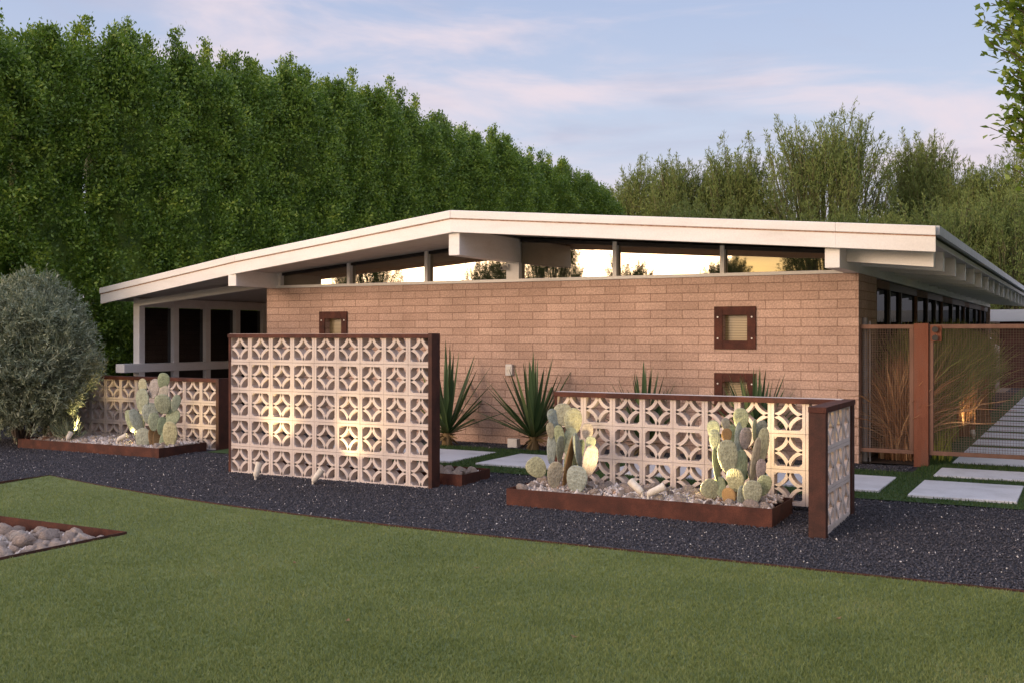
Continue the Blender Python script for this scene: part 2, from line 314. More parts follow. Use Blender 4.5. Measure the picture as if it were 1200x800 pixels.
def m_pad():
    m, n, L, b = mat_base('prickly_pear_skin', 0.55, 0.3)
    oi = n.new('ShaderNodeObjectInfo'); tc = n.new('ShaderNodeTexCoord')
    r = ramp(n, [(0.0, (0.20, 0.26, 0.17)), (0.35, (0.33, 0.36, 0.22)), (0.6, (0.25, 0.28, 0.25)), (0.8, (0.41, 0.40, 0.24)), (1.0, (0.30, 0.25, 0.26))]); L(oi.outputs['Random'], r.inputs[0])
    nz = N(n, 'ShaderNodeTexNoise', inp={'Scale': 4, 'Detail': 9, 'Roughness': 0.65}); L(tc.outputs['Object'], nz.inputs['Vector'])
    mr = N(n, 'ShaderNodeMapRange', inp={1: 0.3, 2: 0.7, 3: 0.55, 4: 1.3}); L(nz.outputs[0], mr.inputs[0])
    vs = N(n, 'ShaderNodeVectorMath', operation='SCALE'); L(r.outputs[0], vs.inputs[0]); L(mr.outputs[0], vs.inputs['Scale'])
    sp = n.new('ShaderNodeSeparateXYZ'); L(tc.outputs['Object'], sp.inputs[0]); cb = n.new('ShaderNodeCombineXYZ'); L(sp.outputs['X'], cb.inputs[0]); L(sp.outputs['Z'], cb.inputs[1])
    vo = N(n, 'ShaderNodeTexVoronoi', voronoi_dimensions='2D', inp={'Scale': 8.0, 'Randomness': 0.55}); L(cb.outputs[0], vo.inputs['Vector'])
    lt = N(n, 'ShaderNodeMath', operation='LESS_THAN', inp={1: 0.16}); L(vo.outputs['Distance'], lt.inputs[0])
    mx = N(n, 'ShaderNodeMix', data_type='RGBA'); mx.inputs[7].default_value = (0.13, 0.10, 0.06, 1)
    lh = N(n, 'ShaderNodeMath', operation='MULTIPLY', inp={1: 0.6}); L(lt.outputs[0], lh.inputs[0]); L(lh.outputs[0], mx.inputs[0]); L(vs.outputs[0], mx.inputs[6]); L(mx.outputs[2], b.inputs['Base Color'])
    bp = N(n, 'ShaderNodeBump', inp={'Strength': 0.18, 'Distance': 0.04}, invert=True); L(vo.outputs['Distance'], bp.inputs['Height']); L(bp.outputs[0], b.inputs['Normal'])
    return m
M['pad'] = m_pad()
M['woody'] = m_noise('woody_pad', [(0.3, (0.20, 0.12, 0.05)), (0.7, (0.34, 0.22, 0.11))], scale=14, rough=0.85, bump=0.5, bscale=40, bdist=0.01)
def m_rock():
    m, n, L, b = mat_base('river_rock', 0.85, 0.25)
    oi = n.new('ShaderNodeObjectInfo'); tc = n.new('ShaderNodeTexCoord')
    r = ramp(n, [(0.0, (0.66, 0.53, 0.45)), (0.3, (0.74, 0.61, 0.54)), (0.55, (0.62, 0.51, 0.45)), (0.8, (0.62, 0.48, 0.40)), (0.93, (0.72, 0.63, 0.57)), (0.97, (0.44, 0.22, 0.13)), (1.0, (0.20, 0.19, 0.20))]); L(oi.outputs['Random'], r.inputs[0])
    nz = N(n, 'ShaderNodeTexNoise', inp={'Scale': 3.2, 'Detail': 9, 'Roughness': 0.72}); L(tc.outputs['Object'], nz.inputs['Vector'])
    mr = N(n, 'ShaderNodeMapRange', inp={1: 0.3, 2: 0.7, 3: 0.75, 4: 1.35}); L(nz.outputs[0], mr.inputs[0])
    vs = N(n, 'ShaderNodeVectorMath', operation='SCALE'); L(r.outputs[0], vs.inputs[0]); L(mr.outputs[0], vs.inputs['Scale']); L(vs.outputs[0], b.inputs['Base Color'])
    bp = N(n, 'ShaderNodeBump', inp={'Strength': 1.0, 'Distance': 0.25}); L(nz.outputs[0], bp.inputs['Height']); L(bp.outputs[0], b.inputs['Normal'])
    return m
M['rock'] = m_rock()
M['pebble'] = m_leaf('small_pebble', [(0.0, (0.36, 0.30, 0.26)), (0.5, (0.54, 0.46, 0.41)), (0.9, (0.66, 0.58, 0.53)), (1.0, (0.42, 0.24, 0.14))], rough=0.85, trans=0)
M['redwall'] = m_noise('dark_red_wall', [(0.3, (0.05, 0.018, 0.016)), (0.7, (0.09, 0.03, 0.026))], scale=6, rough=0.8)

# ------------------------------------------------------------------ ground
def sheet(name, polys, mat, label_kind='structure'):
    mb = MB()
    for p in polys: mb.add(p, [tuple(range(len(p)))])
    return tag(mb.build(name, mat), kind=label_kind)
B = 400
sheet('ground', [[(-B, -B, -0.16), (B, -B, -0.16), (B, B, -0.16), (-B, B, -0.16)]], M['dirt'])
LAWN_Y, LAWN_X = 7.12, -9.96
BX1, BY0, BY1 = -6.6, 3.0, 5.87          # rock bed cut into the lawn
LBX = -4.5; LCY = 7.80
def edge(x): return LAWN_Y + (np.clip(LBX - x, 0, LBX - LAWN_X) / (LBX - LAWN_X))**2 * (LCY - LAWN_Y)
EX = [LBX + (LAWN_X - LBX)*i/12 for i in range(13)]
def strip(y0, y1, x0, x1, dz, n=8):
    ys = [y0 + (y1-y0)*i/n for i in range(n+1)]
    return [[(x0, a, gz(a)+dz), (x1, a, gz(a)+dz), (x1, b, gz(b)+dz), (x0, b, gz(b)+dz)] for a, b in zip(ys[:-1], ys[1:])]
sheet('gravel_yard', strip(LAWN_Y, 12.31, -17, 9, -0.008, 12) + [[(-17, -6, -0.008), (LAWN_X, -6, -0.008), (LAWN_X, LAWN_Y, -0.008), (-17, LAWN_Y, -0.008)],
      [(-1.9, 12.31, 0.112), (9, 12.31, 0.112), (9, 40, 0.112), (-1.9, 40, 0.112)], [(-17, 12.31, 0.10), (-10.87, 12.31, 0.10), (-10.87, 21, 0.10), (-17, 21, 0.10)]], M['gravel_base'])
sheet('lawn', [[(LAWN_X, BY1, 0), (9, BY1, 0), (9, LAWN_Y, 0), (LAWN_X, LAWN_Y, 0)], [(BX1, -6, 0), (9, -6, 0), (9, BY1, 0), (BX1, BY1, 0)],
      [(LAWN_X, -6, 0), (BX1, -6, 0), (BX1, BY0, 0), (LAWN_X, BY0, 0)], *[[(b, LAWN_Y, 0.001), (a, LAWN_Y, 0.001), (a, edge(a)+1e-4, gz(edge(a))+.001), (b, edge(b), gz(edge(b))+.001)] for a, b in zip(EX[:-1], EX[1:])]], M['lawn_base'])
sheet('turf_path', strip(9.87, 11.70, -9.7, 9, 0.006, 6) + [[(-1.62, 11.70, 0.125), (9, 11.70, 0.125), (9, 36, 0.126), (-1.62, 36, 0.126)]], M['path_base'])
sheet('planting_bed', [[(-2.27, 12.42, 0.122), (-1.63, 12.42, 0.122), (-1.63, 29, 0.122), (-2.27, 29, 0.122)]], M['mulch'])
sheet('carport_floor', [[(-14.4, 12.1, 0.126), (-10.87, 12.1, 0.126), (-10.87, 20, 0.126), (-14.4, 20, 0.126)]], M['slab'])

def blades(name, n, region, mat, hmin, hmax, w, z, lean=0.5):
    """region(rng,n) -> xy"""
    xy = region(n); n = len(xy)
    h = rng.uniform(hmin, hmax, n); a = rng.uniform(0, 2*np.pi, n); b = rng.uniform(0, 2*np.pi, n); l = rng.uniform(0, lean, n) * h
    zz = np.array([z(y) for y in xy[:, 1]]) if callable(z) else np.full(n, z)
    v = np.zeros((n, 3, 3)); dx, dy = np.cos(a)*w/2, np.sin(a)*w/2
    v[:, 0, 0] = xy[:, 0]-dx; v[:, 0, 1] = xy[:, 1]-dy; v[:, 1, 0] = xy[:, 0]+dx; v[:, 1, 1] = xy[:, 1]+dy
    v[:, 2, 0] = xy[:, 0]+np.cos(b)*l; v[:, 2, 1] = xy[:, 1]+np.sin(b)*l
    v[:, 0, 2] = zz; v[:, 1, 2] = zz; v[:, 2, 2] = zz + h
    return np_mesh(name, v, 3, mat)
def lawn_region(n):
    t = 4.3 * (2.85 ** rng.uniform(0, 1, n) ) ; u = rng.uniform(-0.53, 0.53, n)
    x = t*(-SY + CY*u); y = t*(CY + SY*u)
    ok = (y < edge(x) - 0.02) & (x > LAWN_X + 0.02) & ~((x < BX1 + 0.03) & (y < BY1 + 0.03) & (y > BY0))
    return np.stack([x, y], 1)[ok]
tag(blades('lawn_grass', 480000, lawn_region, M['blade'], 0.010, 0.022, 0.005, gz, 1.2), 'short artificial green lawn filling the foreground', 'grass', kind='stuff')
PAVERS = []      # (x0,x1,y0,y1)
x = -6.05 - 1.56*2
for i in range(5): PAVERS.append((x, x + 1.23, 10.28, 11.36)); x += 1.56
PAVERS[-1] = (PAVERS[-1][0], -1.72, 10.24, 11.30); PAVERS = [p for p in PAVERS if p[1] <= -1.7]
GATEPAVERS = [(-1.45, -0.56, 10.12, 11.22), (-1.40, 0.5, 11.50, 12.18)]
for i in range(13): GATEPAVERS.append((-1.36, 0.35, 12.76 + i*1.14, 12.76 + i*1.14 + 0.82))
def turf_region(n):
    x = rng.uniform(-9, 1.2, n); y = rng.uniform(9.86, 13.2, n)
    ok = ((y < 11.70) | (x > -1.62)) & (x < 0.8)
    for a, b, c, d in PAVERS + GATEPAVERS: ok &= ~((x > a-0.01) & (x < b+0.01) & (y > c-0.01) & (y < d+0.01))
    return np.stack([x, y], 1)[ok]
tag(blades('path_grass', 90000, turf_region, M['path_blade'], 0.015, 0.035, 0.008, lambda y: gz(y)+0.004, 0.9), 'green turf growing between the pale pavers', 'grass', kind='stuff')

# gravel stones: octahedra squashed and turned
def stones(name, xy, zfun, smin, smax, mat, label, sink=0.3):
    n = len(xy); s = rng.uniform(smin, smax, n)
    o = np.array([[1,0,0],[-1,0,0],[0,1,0],[0,-1,0],[0,0,1],[0,0,-1]], float)
    v = np.repeat(o[None], n, 0) * rng.uniform(0.6, 1.2, (n, 6, 1)) * rng.uniform(0.6, 1.1, (n, 1, 3)) * s[:, None, None]
    v += rng.normal(0, 0.18, v.shape) * s[:, None, None]
    a = rng.uniform(0, 6.28, n); c, sn = np.cos(a)[:, None], np.sin(a)[:, None]
    X = v[:, :, 0]*c - v[:, :, 1]*sn; Y = v[:, :, 0]*sn + v[:, :, 1]*c
    v[:, :, 0] = X + xy[:, :1]; v[:, :, 1] = Y + xy[:, 1:2]
    zz = np.array([zfun(x, y) for x, y in xy]); v[:, :, 2] += (zz + s*sink)[:, None]
    return tag(np_mesh(name, v, 6, mat, pattern=[(0,2,4),(2,1,4),(1,3,4),(3,0,4),(2,0,5),(1,2,5),(3,1,5),(0,3,5)]), label, 'gravel', kind='stuff')
def gravel_xy(n):
    x = rng.uniform(-13.5, 0.8, n); y = LAWN_Y + 0.015 + (9.86-LAWN_Y) * rng.uniform(0, 1, n)**1.15
    k_ = (y > edge(x) + 0.015) | (x < LAWN_X - 0.01); x, y = x[k_], y[k_]; xl = rng.uniform(-13, LAWN_X-0.02, n//6); yl = rng.uniform(5.5, LAWN_Y, n//6)
    xw = rng.uniform(-9, -1.7, n//7); yw = rng.uniform(11.71, 12.28, n//7)
    p = np.concatenate([np.stack([x, y], 1), np.stack([xl, yl], 1), np.stack([xw, yw], 1)])
    return p
stones('black_gravel', gravel_xy(150000), lambda x, y: gz(y) - 0.004, 0.0045, 0.0105, M['stone_specks'], 'black crushed gravel with pale chips around the screens')

# steel lawn edging
e = MB()
e.box((LBX, LAWN_Y-0.004, -0.05), (9, LAWN_Y+0.004, 0.014)); e.box((LAWN_X-0.004, -6, -0.05), (LAWN_X+0.004, LCY-0.004, 0.030))
for a, b in zip(EX[:-1], EX[1:]): e.beam((a, edge(a), -0.018+gz(edge(a))*.6), (b, edge(b), -0.018+gz(edge(b))*.6), 0.008, 0.066)
tag(e.build('steel_edging', M['corten_dark']), 'thin rusty steel edging strip between lawn and black gravel', 'edging')

# pavers
def add_paver(a, b, c, d, label, group):
    mb = MB(); z = gz((c+d)/2)
    mb.box((a, c, z-0.06), (b, d, z+(0.011 if c > 12.5 else 0.019)))
    o = mb.build('paver', M['paver'], bevel=0.006)
    return tag(o, label, 'paver', group)
names = ['pale paver hidden behind the tall block screen, far left of the row', 'pale square paver showing just right of the tall block screen',
         'pale paver beside the left cactus, under the larger yucca', 'pale paver seen through the middle of the low block screen', 'pale paver at the right end of the low block screen, before the masonry corner']
for p, nme in zip(PAVERS, names[-len(PAVERS):] if len(PAVERS) < 5 else names): add_paver(*p, nme, 'pavers along the house front')
add_paver(*GATEPAVERS[0], 'large pale paver nearest the gravel in front of the gate', 'pavers before the gate')
add_paver(*GATEPAVERS[1], 'pale paver right up against the gate bottom rail', 'pavers before the gate')
for i, p in enumerate(GATEPAVERS[2:]):
    add_paver(*p, 'pale step paver inside the gate, ' + ['first', 'second', 'third', 'fourth', 'fifth', 'sixth', 'seventh', 'eighth', 'ninth', 'tenth', 'eleventh', 'twelfth', 'thirteenth'][i] + ' one beyond the mesh', 'step pavers inside the gate')

# ------------------------------------------------------------------ house
XL, XR, YW = -10.86, -2.28, 12.30           # masonry front
ZW = 2.235; XRIDGE = -6.67
RY0, RZ0 = 10.77, 3.02                      # prow of the roof at the ridge
RL = (-14.57, 12.40); RLM = (-10.62, 11.38); RRM = (-2.3, 11.19); RR = (-1.354, 11.30)
SL, SR = 0.0885, 0.0743
def ztop(x): return RZ0 - (SL if x < XRIDGE else SR) * abs(x - XRIDGE)
YB = 30.0
house = thing('house', 'low mid century house of pink block with white gabled prow roof', 'house', ((XL+XR)/2, YW, 0.12))

def wall_holes(mb, x0, x1, z0, z1, y0, y1, holes):
    xs = sorted({x0, x1, *[h[0] for h in holes], *[h[1] for h in holes]}); zs = sorted({z0, z1, *[h[2] for h in holes], *[h[3] for h in holes]})
    for a, b in zip(xs[:-1], xs[1:]):
        for c, d in zip(zs[:-1], zs[1:]):
            if any(h[0] <= a+1e-6 and b-1e-6 <= h[1] and h[2] <= c+1e-6 and d-1e-6 <= h[3] for h in holes): continue
            mb.box((a, y0, c), (b, y1, d))
wins = []
for (pxa, pxb, zt) in ((376, 406, 1.885), (837, 886, 1.885), (837, 886, 1.105)):
    xc = at_y((pxa+pxb)/2, 392, YW).x; wins.append((xc, zt - 0.255))
HW = 0.15; FO = 0.25
w = MB(); wall_holes(w, XL, XR, 0.05, ZW, YW, YW+0.2, [(x-HW, x+HW, z-HW, z+HW) for x, z in wins])
w.box((XR-0.2, YW+0.201, 0.05), (XR, 13.44, ZW)); w.box((XL, YW+0.201, 0.05), (XL+0.2, 20, ZW)); MB().box((XL, YB-0.2, 0.05), (XR, YB, ZW+0.1)).build('rear_wall', M['brick'], house)
w.build('masonry_wall', M['brick'], house)
for i, (x, z) in enumerate(wins):
    f = MB()
    y0, y1 = YW-0.022, YW+0.10
    for a in ((x-FO, x-HW+0.002, z-FO, z+FO), (x+HW-0.002, x+FO, z-FO, z+FO), (x-HW+0.002, x+HW-0.002, z+HW-0.002, z+FO), (x-HW+0.002, x+HW-0.002, z-FO, z-HW+0.002)):
        f.box((a[0], y0, a[2]), (a[1], YW-0.002, a[3]))
    fr = f.build('window_frame', M['corten'], house, bevel=0.003)
    fr['label'] = ['small rusty square window frame above the tall screen', 'small rusty square window frame high on the right wall', 'small rusty window frame low behind the yucca'][i]
    p = MB().box((x-HW-0.02, YW+0.10, z-HW-0.02), (x+HW+0.02, YW+0.11, z+HW+0.02)).build('pane', M['blind'], fr)
    for sx in (-1, 1):
        for sz in (-1, 1):
            MB().tube([(x+sx*0.205, YW-0.020, z+sz*0.125), (x+sx*0.205, YW-0.030, z+sz*0.125)], 0.010, 8).build('bolt', M['bolt'], fr)

# roof deck, two slopes with prow
def roof_poly(pts, z_off, th):
    top = [(x, y, ztop(x)+z_off) for x, y in pts]; bot = [(x, y, z-th) for x, y, z in top]; n = len(pts)
    return top + bot, [tuple(range(n)), tuple(reversed(range(n, 2*n)))] + [(i, i+n, (i+1) % n+n, (i+1) % n) for i in range(n)]
ins = 0.05
d = MB()
left = [(XRIDGE, RY0+ins), (XRIDGE, YB+0.6), (RL[0]+0.02, YB+0.6), (RL[0]+0.02, RL[1]+ins), (RLM[0], RLM[1]+ins)]
right = [(XRIDGE, RY0+ins), (RRM[0], RRM[1]+ins), (RR[0]-0.02, RR[1]+ins), (RR[0]-0.02, YB+0.6), (XRIDGE, YB+0.6)]
d.add(*roof_poly(left, -0.012, 0.05)); d.add(*roof_poly(right, -0.012, 0.05))
roof = d.build('roof', M['roof'], house)
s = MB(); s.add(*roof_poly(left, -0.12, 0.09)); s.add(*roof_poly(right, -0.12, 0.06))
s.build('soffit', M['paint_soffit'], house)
# fascia boards follow the prow
pl = [RL, RLM, (XRIDGE, RY0), RRM, RR]
def board(mb, pts, zt, zb, thick, out):
    for a, b in zip(pts[:-1], pts[1:]):
        A, Bv = Vector((*a, 0)), Vector((*b, 0)); nrm = Vector((Bv.y-A.y, -(Bv.x-A.x), 0)).normalized()
        def P(p, o, z): return (p[0]+nrm.x*o, p[1]+nrm.y*o, ztop(p[0])+z)
        mb.hexa([P(a, out, zb), P(b, out, zb), P(b, out-thick, zb), P(a, out-thick, zb), P(a, out, zt), P(b, out, zt), P(b, out-thick, zt), P(a, out-thick, zt)])
fa = MB(); board(fa, [pl[0], pl[1]], -0.105, -0.262, 0.045, 0.0); board(fa, [pl[1], pl[2]], -0.105, -0.262, 0.045, 0.0)
fa.build('fascia_board', M['paint'], house, bevel=0.004)
fa = MB(); board(fa, [pl[2], pl[3]], -0.105, -0.258, 0.045, 0.0); board(fa, [pl[3], pl[4]], -0.105, -0.258, 0.045, 0.0)
fa.build('fascia_board', M['paint'], house, bevel=0.004)
st = MB(); board(st, pl, -0.094, -0.105, 0.04, 0.004); st.build('drip_line', M['stainline'], house)
ed = MB(); board(ed, pl[:3], 0.0, -0.094, 0.05, 0.022); board(ed, pl[2:], 0.0, -0.094, 0.05, 0.022)
ed.build('roof_edge', M['paint'], house, bevel=0.006)
# beams
bm = MB(); bm.box((XRIDGE-0.07, RY0+0.06, 2.49), (XRIDGE+0.08, YW+0.3, 2.80)); bm.build('ridge_beam', M['paint'], house, bevel=0.006)
bm = MB(); bm.box((-10.80, 11.42, 2.235), (-10.65, YW+0.3, 2.46)); bm.build('beam', M['paint'], house, bevel=0.006)
bm = MB(); bm.box((XR-0.15, 11.28, 2.225+0.012), (XR+0.002, 29.9, 2.47)); bm.build('beam', M['paint'], house, bevel=0.006)
# beam that carries the carport roof in line with the wall
cb = MB(); cb.hexa([(-13.92, 12.62, 2.02), (-10.87, 12.62, 2.30), (-10.87, 12.70, 2.30), (-13.92, 12.70, 2.02), (-13.92, 12.62, 2.12), (-10.87, 12.62, 2.41), (-10.87, 12.70, 2.41), (-13.92, 12.70, 2.12)])
cb.build('beam', M['paint'], house)
# clerestory
def zund(x): return ztop(x) - 0.205
cl = MB(); cl.box((-10.65, YW-0.03, ZW+0.001), (-2.44, YW+0.16, ZW+0.04)); cl.build('window_sill', M['paint'], house, bevel=0.004)
mull = [at_y(p, 392, YW).x for p in (328, 408, 499, 594.5, 611, 720, 846, 963)]
xs = [-10.62] + mull[1:3] + [XRIDGE-0.09, XRIDGE+0.10] + mull[5:7] + [-2.44]
def vbar(mb, x, wdt, y0, y1, z0): mb.hexa([(x-wdt/2, y0, z0), (x+wdt/2, y0, z0), (x+wdt/2, y1, z0), (x-wdt/2, y1, z0), (x-wdt/2, y0, zund(x-wdt/2)), (x+wdt/2, y0, zund(x+wdt/2)), (x+wdt/2, y1, zund(x+wdt/2)), (x-wdt/2, y1, zund(x-wdt/2))])
for x in (xs[0], xs[1], xs[2], xs[5], xs[6], xs[7]):
    mb = MB(); vbar(mb, x, 0.05, YW+0.0, YW+0.14, ZW+0.041); mb.build('mullion', M['paint'], house)
mb = MB(); mb.box((XRIDGE-0.09, YW-0.01, ZW+0.041), (XRIDGE+0.10, YW+0.14, 2.489)); mb.build('ridge_post', M['paint'], house, bevel=0.004)
for a, b in ((0, 1), (1, 2), (2, 3), (4, 5), (5, 6), (6, 7)):
    xa, xb = xs[a] + (0.025 if a not in (3, 4) else 0), xs[b] - (0.025 if b not in (3, 4) else 0)
    g = MB(); tilt = random.uniform(-0.004, 0.004)
    g.add([(xa, YW+0.075, ZW+0.04), (xb, YW+0.075, ZW+0.04), (xb, YW+0.075+tilt, zund(xb)), (xa, YW+0.075+tilt, zund(xa))], [(0, 1, 2, 3)])
    go = g.build('clerestory_pane', M['glass'], house)
    t = MB(); t.hexa([(xa, YW+0.03, zund(xa)-0.045), (xb, YW+0.03, zund(xb)-0.045), (xb, YW+0.12, zund(xb)-0.045), (xa, YW+0.12, zund(xa)-0.045), (xa, YW+0.03, zund(xa)-0.002), (xb, YW+0.03, zund(xb)-0.002), (xb, YW+0.12, zund(xb)-0.002), (xa, YW+0.12, zund(xa)-0.002)])
    t.build('head_trim', M['dark_frame'], house)
# rafter tails along the right eave
ys = [12.45 + 1.14*i for i in range(16)]
ys = [11.62] + ys
for i, y in enumerate(ys):
    mb = MB(); x0, x1 = XR+0.004, RR[0]-0.06
    wdt = 0.09
    za, zb = ztop(x0)-0.182, ztop(x1)-0.182
    mb.hexa([(x0, y, za-0.19), (x1, y, zb-0.21), (x1, y+wdt, zb-0.21), (x0, y+wdt, za-0.19), (x0, y, za), (x1, y, zb), (x1, y+wdt, zb), (x0, y+wdt, za)])
    mb.build('rafter_tail', M['paint'], house)
mb = MB(); mb.hexa([(RR[0]-0.02, RR[1]+0.05, ztop(RR[0])-0.085), (RR[0]+0.03, RR[1]+0.05, ztop(RR[0])-0.085), (RR[0]+0.03, YB+0.6, ztop(RR[0])-0.085), (RR[0]-0.02, YB+0.6, ztop(RR[0])-0.085),
                    (RR[0]-0.02, RR[1]+0.05, ztop(RR[0])+0.005), (RR[0]+0.03, RR[1]+0.05, ztop(RR[0])+0.005), (RR[0]+0.03, YB+0.6, ztop(RR[0])+0.005), (RR[0]-0.02, YB+0.6, ztop(RR[0])+0.005)])
mb.build('gutter_edge', M['drip'], house)
# glazed right side
yy = 13.46
k = 0
while yy < 28.5:
    wd = [1.0, 0.95, 1.5, 1.2][k % 4]
    fr = MB(); fr.box((XR-0.09, yy, 0.12), (XR-0.01, yy+0.07, 2.22)); fr.box((XR-0.09, yy+0.07, 2.12), (XR-0.01, yy+wd, 2.22)); fr.box((XR-0.09, yy+0.07, 0.12), (XR-0.01, yy+wd, 0.22))
    f = fr.build('window', M['dark_frame'] if k % 3 else M['gate_frame'], house)
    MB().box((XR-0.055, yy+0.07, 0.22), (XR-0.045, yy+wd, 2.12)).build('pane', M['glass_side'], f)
    yy += wd; k += 1
# carport posts and rail
for y in (12.70, 13.46, 14.22, 14.98, 15.72, 16.5, 17.3):
    mb = MB(); zt = zund(-14.0) - 0.012
    mb.box((-14.06, y-0.06, 0.12), (-13.92, y+0.06, zt)); mb.build('carport_post', M['paint'], house, bevel=0.004)
MB().box((-14.004, 12.76, 1.071), (-13.994, 18.4, zund(-14)-0.17)).build('dark_bay_sheet', M['glass_side'], house)  # dark sheet added between the posts to deepen the shade in the openings
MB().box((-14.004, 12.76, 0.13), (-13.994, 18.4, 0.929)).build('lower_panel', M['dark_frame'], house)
MB().box((-14.09, 12.3, 0.93), (-13.89, 18.4, 1.07)).build('carport_rail', M['paint'], house, bevel=0.004)
MB().box((-14.05, 12.78, zund(-14)-0.16), (-13.93, 18.4, zund(-14)-0.013)).build('carport_beam', M['paint'], house)
MB().box((-14.1, 18.5, 0.12), (-10.87, 18.7, 2.3)).build('carport_back_wall', M['redwall'], house)
# small fittings
vp = at_y(659, 246, 12.3 + 3.5)
mb = MB(); xv_ = vp.x; mb.tube([(xv_, vp.y, ztop(xv_)-0.05), (xv_, vp.y, ztop(xv_)+0.26)], 0.04, 10); mb.build('vent_pipe', M['gate_frame'], house)
c = at_y(594.5, 312, YW); mb = MB(); mb.box((c.x-0.035, YW-0.055, 2.40), (c.x+0.035, YW-0.011, 2.47)); mb.tube([(c.x, YW-0.05, 2.425), (c.x-0.02, YW-0.12, 2.415)], [0.03, 0.028], 10)
co = mb.build('security_camera', M['box_white'], house)
MB().tube([(c.x-0.02, YW-0.120, 2.415), (c.x-0.021, YW-0.125, 2.4145)], 0.022, 10).build('lens', M['black'], co)
c = at_y(598, 433, YW); mb = MB(); mb.box((c.x-0.05, YW-0.05, c.z-0.075), (c.x+0.05, YW-0.001, c.z+0.075)); bo = mb.build('outlet_box', M['box_white'], house, bevel=0.008)
MB().box((c.x-0.03, YW-0.054, c.z-0.045), (c.x+0.03, YW-0.0495, c.z+0.045)).build('cover', M['cream'], bo)

# ------------------------------------------------------------------ breeze block screens
BS = 0.3048; BW = 0.2945
def block(mb, x0, z0, y0, y1, axis='x', fx=None):
    """one pattern block: frame, chamfered corners, four arcs centred on the corners"""
    t = 0.027; b = BS - 0.003; g = 0.0015
    q = MB(); r2 = 0.002
    q.box((g, 0, g), (g+b, 1, g+t)); q.box((g, 0, BS-g-t), (g+b, 1, BS-g))
    q.box((g, 0, g+t), (g+t, 1, BS-g-t)); q.box((BS-g-t, 0, g+t), (BS-g, 1, BS-g-t))
    i0, i1, c = g+t, BS-g-t, 0.030
    for (cx, cz, sx, sz) in ((i0, i0, 1, 1), (i1, i0, -1, 1), (i1, i1, -1, -1), (i0, i1, 1, -1)):
        q.prism([(cx-sx*.004, cz-sz*.004), (cx+sx*c, cz-sz*.004), (cx+sx*c*.45, cz+sz*c*.45), (cx-sx*.004, cz+sz*c)][::1 if sx*sz > 0 else -1], 0.03, 0.97)
    ro, ri = 0.167, 0.136
    for (cx, cz, a0) in ((0, 0, 0), (BS, 0, 90), (BS, BS, 180), (0, BS, 270)):
        pts = []
        A = [R(a0 + 8 + 74*k/9) for k in range(10)]
        poly = [(cx+ro*math.cos(a), cz+ro*math.sin(a)) for a in A] + [(cx+ri*math.cos(a), cz+ri*math.sin(a)) for a in reversed(A)]
        n = 10
        for k in range(9):
            pp = [poly[k], poly[k+1], poly[2*n-2-k], poly[2*n-1-k]]
            vs = [(x, 0.05, z) for x, z in pp] + [(x, 0.95, z) for x, z in pp]
            q.add(vs, [(3, 2, 1, 0), (4, 5, 6, 7), (0, 1, 5, 4), (2, 3, 7, 6)])
    for x, y, z in q.v:
        yw = y0 + y*(y1-y0)
        x *= BW/BS
        mb.v.append((x0+x, yw, z0+z) if axis == 'x' else (yw, x0+x, z0+z))
    o = len(mb.v) - len(q.v)
    for f in q.f: mb.f.append(tuple(i+o for i in (f if axis == 'x' else f[::-1]))); mb.sm.append(False)
def screen(root, x0, x1, Y, z0, rows, ztop_, ncol, shift=0.0, depth=0.112, right_post=True):
    mb = MB(); xx = x1 - shift
    for i in range(ncol):
        for r in range(rows):
            j = random.uniform(-0.0015, 0.0015)
            block(mb, xx - BW*(i+1), z0 + BS*r, Y + j, Y + depth + j)
    o = mb.build('block_panel', M['block'], root); return o

# tall screen
TX0, TX1, TY, TZ0 = -8.30, -5.70, 8.80, 0.036
tall = thing('block_screen', 'tall pale breeze block screen with dark rusty frame, left of centre', 'screen wall', (-6.97, TY, gz(TY)), 'breeze block screens')
screen(tall, TX0, TX1, TY, TZ0, 5, 1.55, 9, shift=-0.045)
MB().box((TX0-0.012, TY-0.022, 1.515), (TX1-0.001, TY+0.118, 1.556)).build('cap', M['corten'], tall, bevel=0.003)
MB().box((TX0-0.012, TY-0.006, 0.0), (TX0+0.02, TY+0.118, 1.514)).build('end_post', M['corten'], tall, bevel=0.003)
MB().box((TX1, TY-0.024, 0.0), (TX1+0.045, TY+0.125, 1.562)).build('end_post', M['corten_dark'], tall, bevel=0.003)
# low right screen with return
LX1, LY, LZ0 = -1.78, 9.10, 0.10
LX0 = -4.45
low = thing('block_screen', 'low L shaped breeze block screen behind the cactus planter on the right', 'screen wall', (-3.0, LY, gz(LY)), 'breeze block screens')
screen(low, LX0, LX1, LY, LZ0, 3, 1.0, 9, shift=0.045)
MB().box((LX0-0.03, LY-0.024, 0.968), (LX1-0.092, LY+0.12, 1.012)).build('cap', M['corten'], low, bevel=0.003)
MB().box((LX0-0.03, LY-0.006, 0.05), (LX0-0.002, LY+0.115, 0.967)).build('end_post', M['corten'], low, bevel=0.003)
mb = MB(); yb = LY - 0.02
RYN = LY - 0.90
for i in range(3):
    for r in range(3): block(mb, RYN + BW*i, LZ0 - 0.03 + BS*r, LX1 + 0.028, LX1 - 0.062, axis='y')
mb.build('block_panel', M['block'], low)
MB().box((LX1-0.09, RYN-0.095, 0.966), (LX1+0.045, LY+0.12, 1.010)).build('cap', M['corten'], low, bevel=0.003)
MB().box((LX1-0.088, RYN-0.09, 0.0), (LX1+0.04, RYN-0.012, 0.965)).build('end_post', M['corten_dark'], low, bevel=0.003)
MB().box((LX1-0.088+0.10, LY+0.018, 0.0), (LX1+0.04, LY+0.115, 0.965)).build('end_post', M['corten_dark'], low, bevel=0.003)
